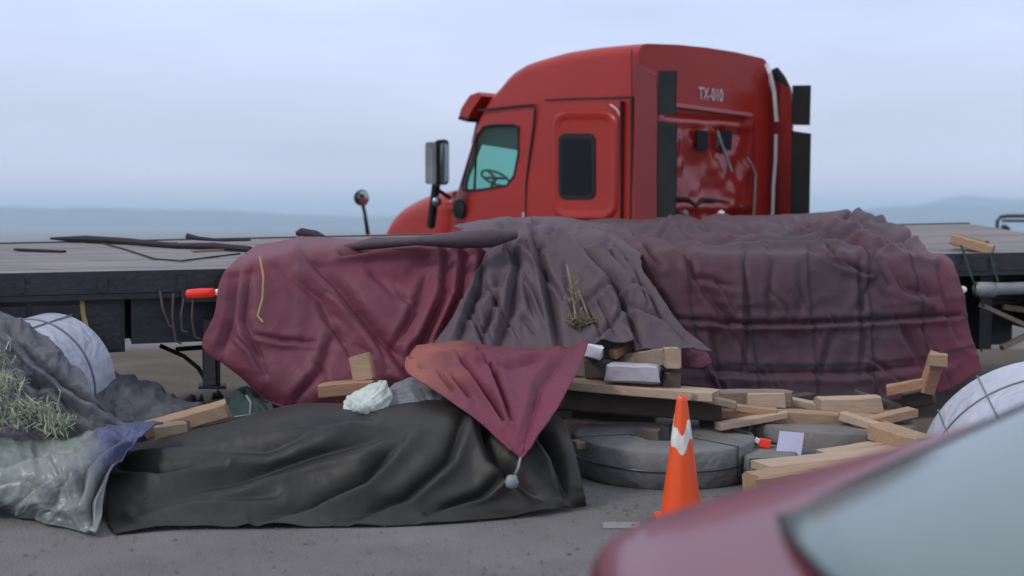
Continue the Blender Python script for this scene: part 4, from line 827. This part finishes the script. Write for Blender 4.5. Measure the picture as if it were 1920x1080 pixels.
# ------------------------------------------------------------------ far things
rl = empty('pipe_rack', P(1930, 470, 24), label='dark pipe rack rising behind the right end of the trailer', cat='rack')
mb = MB(); mb.tube([P(1869, 452, 24), P(1870, 414, 24), P(1876, 407, 24), P(1890, 405, 24), P(2080, 405, 25)], .035, 8); mb.tube([P(1880, 414, 24.1), P(2080, 414, 25)], .025, 8); mb.build('rail', M['steel_black'], rl, True)
for q in (MB().box(P(1884, 422, 24), P(1878, 448, 24), .10, .1, up=(0, 1, 0)), MB().box(P(1891, 426, 24), P(1889, 448, 24), .05, .05, up=(0, 1, 0)), MB().tube([P(2075, 405, 25), P(2075, 620, 25)], .04), MB().tube([P(1869, 440, 24), P(1869, 600, 24)], .04)):
    q.build('upright', M['steel_black'], rl)

# ------------------------------------------------------------------ passing van in the foreground
vo = Vector((.17, 1.46, 0)); VL = 4.5; VW = 1.82
van = empty('maroon_van', (2.5, 2.3, 0), label='maroon van with a broad windscreen close to the camera at lower right', cat='van')
def V(x, y, z): return Vector((vo.x+x, vo.y+y, z))     # x back from the nose, y 0 near side .. VW far side
vst = [  # x, half width, sill, belt, top, top half width
 (0.0, .80, .35, .86, .93, .74), (.03, .88, .25, .98, 1.06, .83), (.20, .90, .22, 1.04, 1.13, .855), (.42, .91, .22, 1.08, 1.185, .86),
 (.66, .91, .22, 1.10, 1.265, .83), (1.0, .91, .22, 1.12, 1.375, .79), (1.5, .91, .22, 1.13, 1.56, .73), (1.9, .91, .22, 1.14, 1.68, .70),
 (2.6, .91, .22, 1.15, 1.76, .70), (3.5, .91, .22, 1.15, 1.76, .69), (4.2, .90, .25, 1.12, 1.68, .66), (4.45, .86, .4, 1.05, 1.4, .70)]
vs = []; n = None
for x, w, z0, zb, zt, wt in vst:
    r = .06; half = [(w*.96, z0), (w, z0+.2), (w, zb-.12), (w-.015, zb), (wt+(w-wt)*.12, zb+(zt-zb)*.84 if zt-zb > .1 else zb+.4*(zt-zb)), (wt-.03, zt-.015), (wt-.16, zt+.012), (0, zt+.035)]
    sec = [(VW/2+a, b) for a, b in half]+[(VW/2-a, b) for a, b in half[:-1]][::-1]; n = len(sec); vs += [V(x, a, b) for a, b in sec]
N_ = len(vst); fs = [(i*n+k, i*n+(k+1) % n, (i+1)*n+(k+1) % n, (i+1)*n+k) for i in range(N_-1) for k in range(n)]+[tuple(range(n)), tuple(range((N_-1)*n, N_*n))]
vb = MB().add(vs, fs).build('van_body', M['car'], van, True); md = vb.modifiers.new('s', 'SUBSURF'); md.levels = 2; md.render_levels = 2
# windscreen: curved pane slightly proud of the body slope
mb = MB(); nu_, nv_ = 24, 12; vs = []
tx = [s[0] for s in vst]; tz = [s[4] for s in vst]; tw = [s[5] for s in vst]
for j in range(nv_):
    x = .42+(1.54-.42)*j/(nv_-1); zt = np.interp(x, tx, tz); wt = np.interp(x, tx, tw)
    for i in range(nu_):
        t = -1+2*i/(nu_-1); cr_ = .05*(1-t*t) * max(0, 1-j/(nv_-1)) ; vs.append(V(x-cr_, VW/2+t*(wt-(.10+.34*max(0, 1-(x-.42)/.68))), zt+.046-.022*t*t-.01*abs(t)**6))
top = mb.add(vs, [(j*nu_+i, j*nu_+i+1, (j+1)*nu_+i+1, (j+1)*nu_+i) for j in range(nv_-1) for i in range(nu_-1)])
ws = mb.build('windscreen', M['vanglass'], van, True); md = ws.modifiers.new('s', 'SOLIDIFY'); md.thickness = .006; md.offset = -1
g = [vs[i] for i in range(nu_)]; e2 = [vs[(nv_-1)*nu_+i] for i in range(nu_)]; l_ = [vs[j*nu_] for j in range(nv_)]; r_ = [vs[j*nu_+nu_-1] for j in range(nv_)]
mb = MB(); 
for q in (g, e2, l_, r_): mb.tube(q, .006, 6)
mb.build('windscreen_seal', M['black'], ws)
for a in (-1, 1):
    mb = MB(); y = VW/2+a*(.865)
    for x0, x1 in ((1.35, 2.3), (2.38, 3.25), (3.33, 4.05)):
        z1 = 1.10; mb.prism([V(x0, y, z1), V(x1, y, z1), V(x1, y-a*.13, 1.5), V(x0+(.35 if x0 < 1.4 else 0), y-a*.13, 1.5)], (0, a*.02, 0))
    mb.build('side_window', M['vanglass'], van)
    mb = MB(); mb.lathe(V(.06, VW/2+a*.66, .78), (-1, 0, 0), [(.12, -.05), (.12, .02), (.08, .05), (0, .06)], 18); mb.build('headlight', M['lampw'], van, True)
for x in (.78, 3.65):
    for a in (-1, 1): wheel(V(x, VW/2+a*.80, .33), (0, a, 0), .33, .2, van)
mb = MB(); mb.box(V(-.02, .2, .45), V(-.02, VW-.2, .45), .06, .2); mb.build('front_grille', M['black'], van)

# ------------------------------------------------------------------ air
hz = bpy.data.meshes.new('haze'); bm = bmesh.new(); bmesh.ops.create_cube(bm, size=1); bm.to_mesh(hz); bm.free()
ho = bpy.data.objects.new('haze', hz); COL.objects.link(ho); ho.scale = (36000, 32000, 290); ho.location = (0, 15000-800, 290/2-50)
tag(ho, kind='stuff', label='pale blue haze over the plain and the far hills', cat='haze')
hm_ = bpy.data.materials.new('haze'); hm_.use_nodes = True; t = hm_.node_tree; t.nodes.clear(); out = t.nodes.new('ShaderNodeOutputMaterial'); pv = t.nodes.new('ShaderNodeVolumePrincipled')
pv.inputs['Color'].default_value = (.69, .865, 1.0, 1); pv.inputs['Density'].default_value = .00017; pv.inputs['Anisotropy'].default_value = 0.0
t.links.new(pv.outputs[0], out.inputs['Volume']); hz.materials.append(hm_)
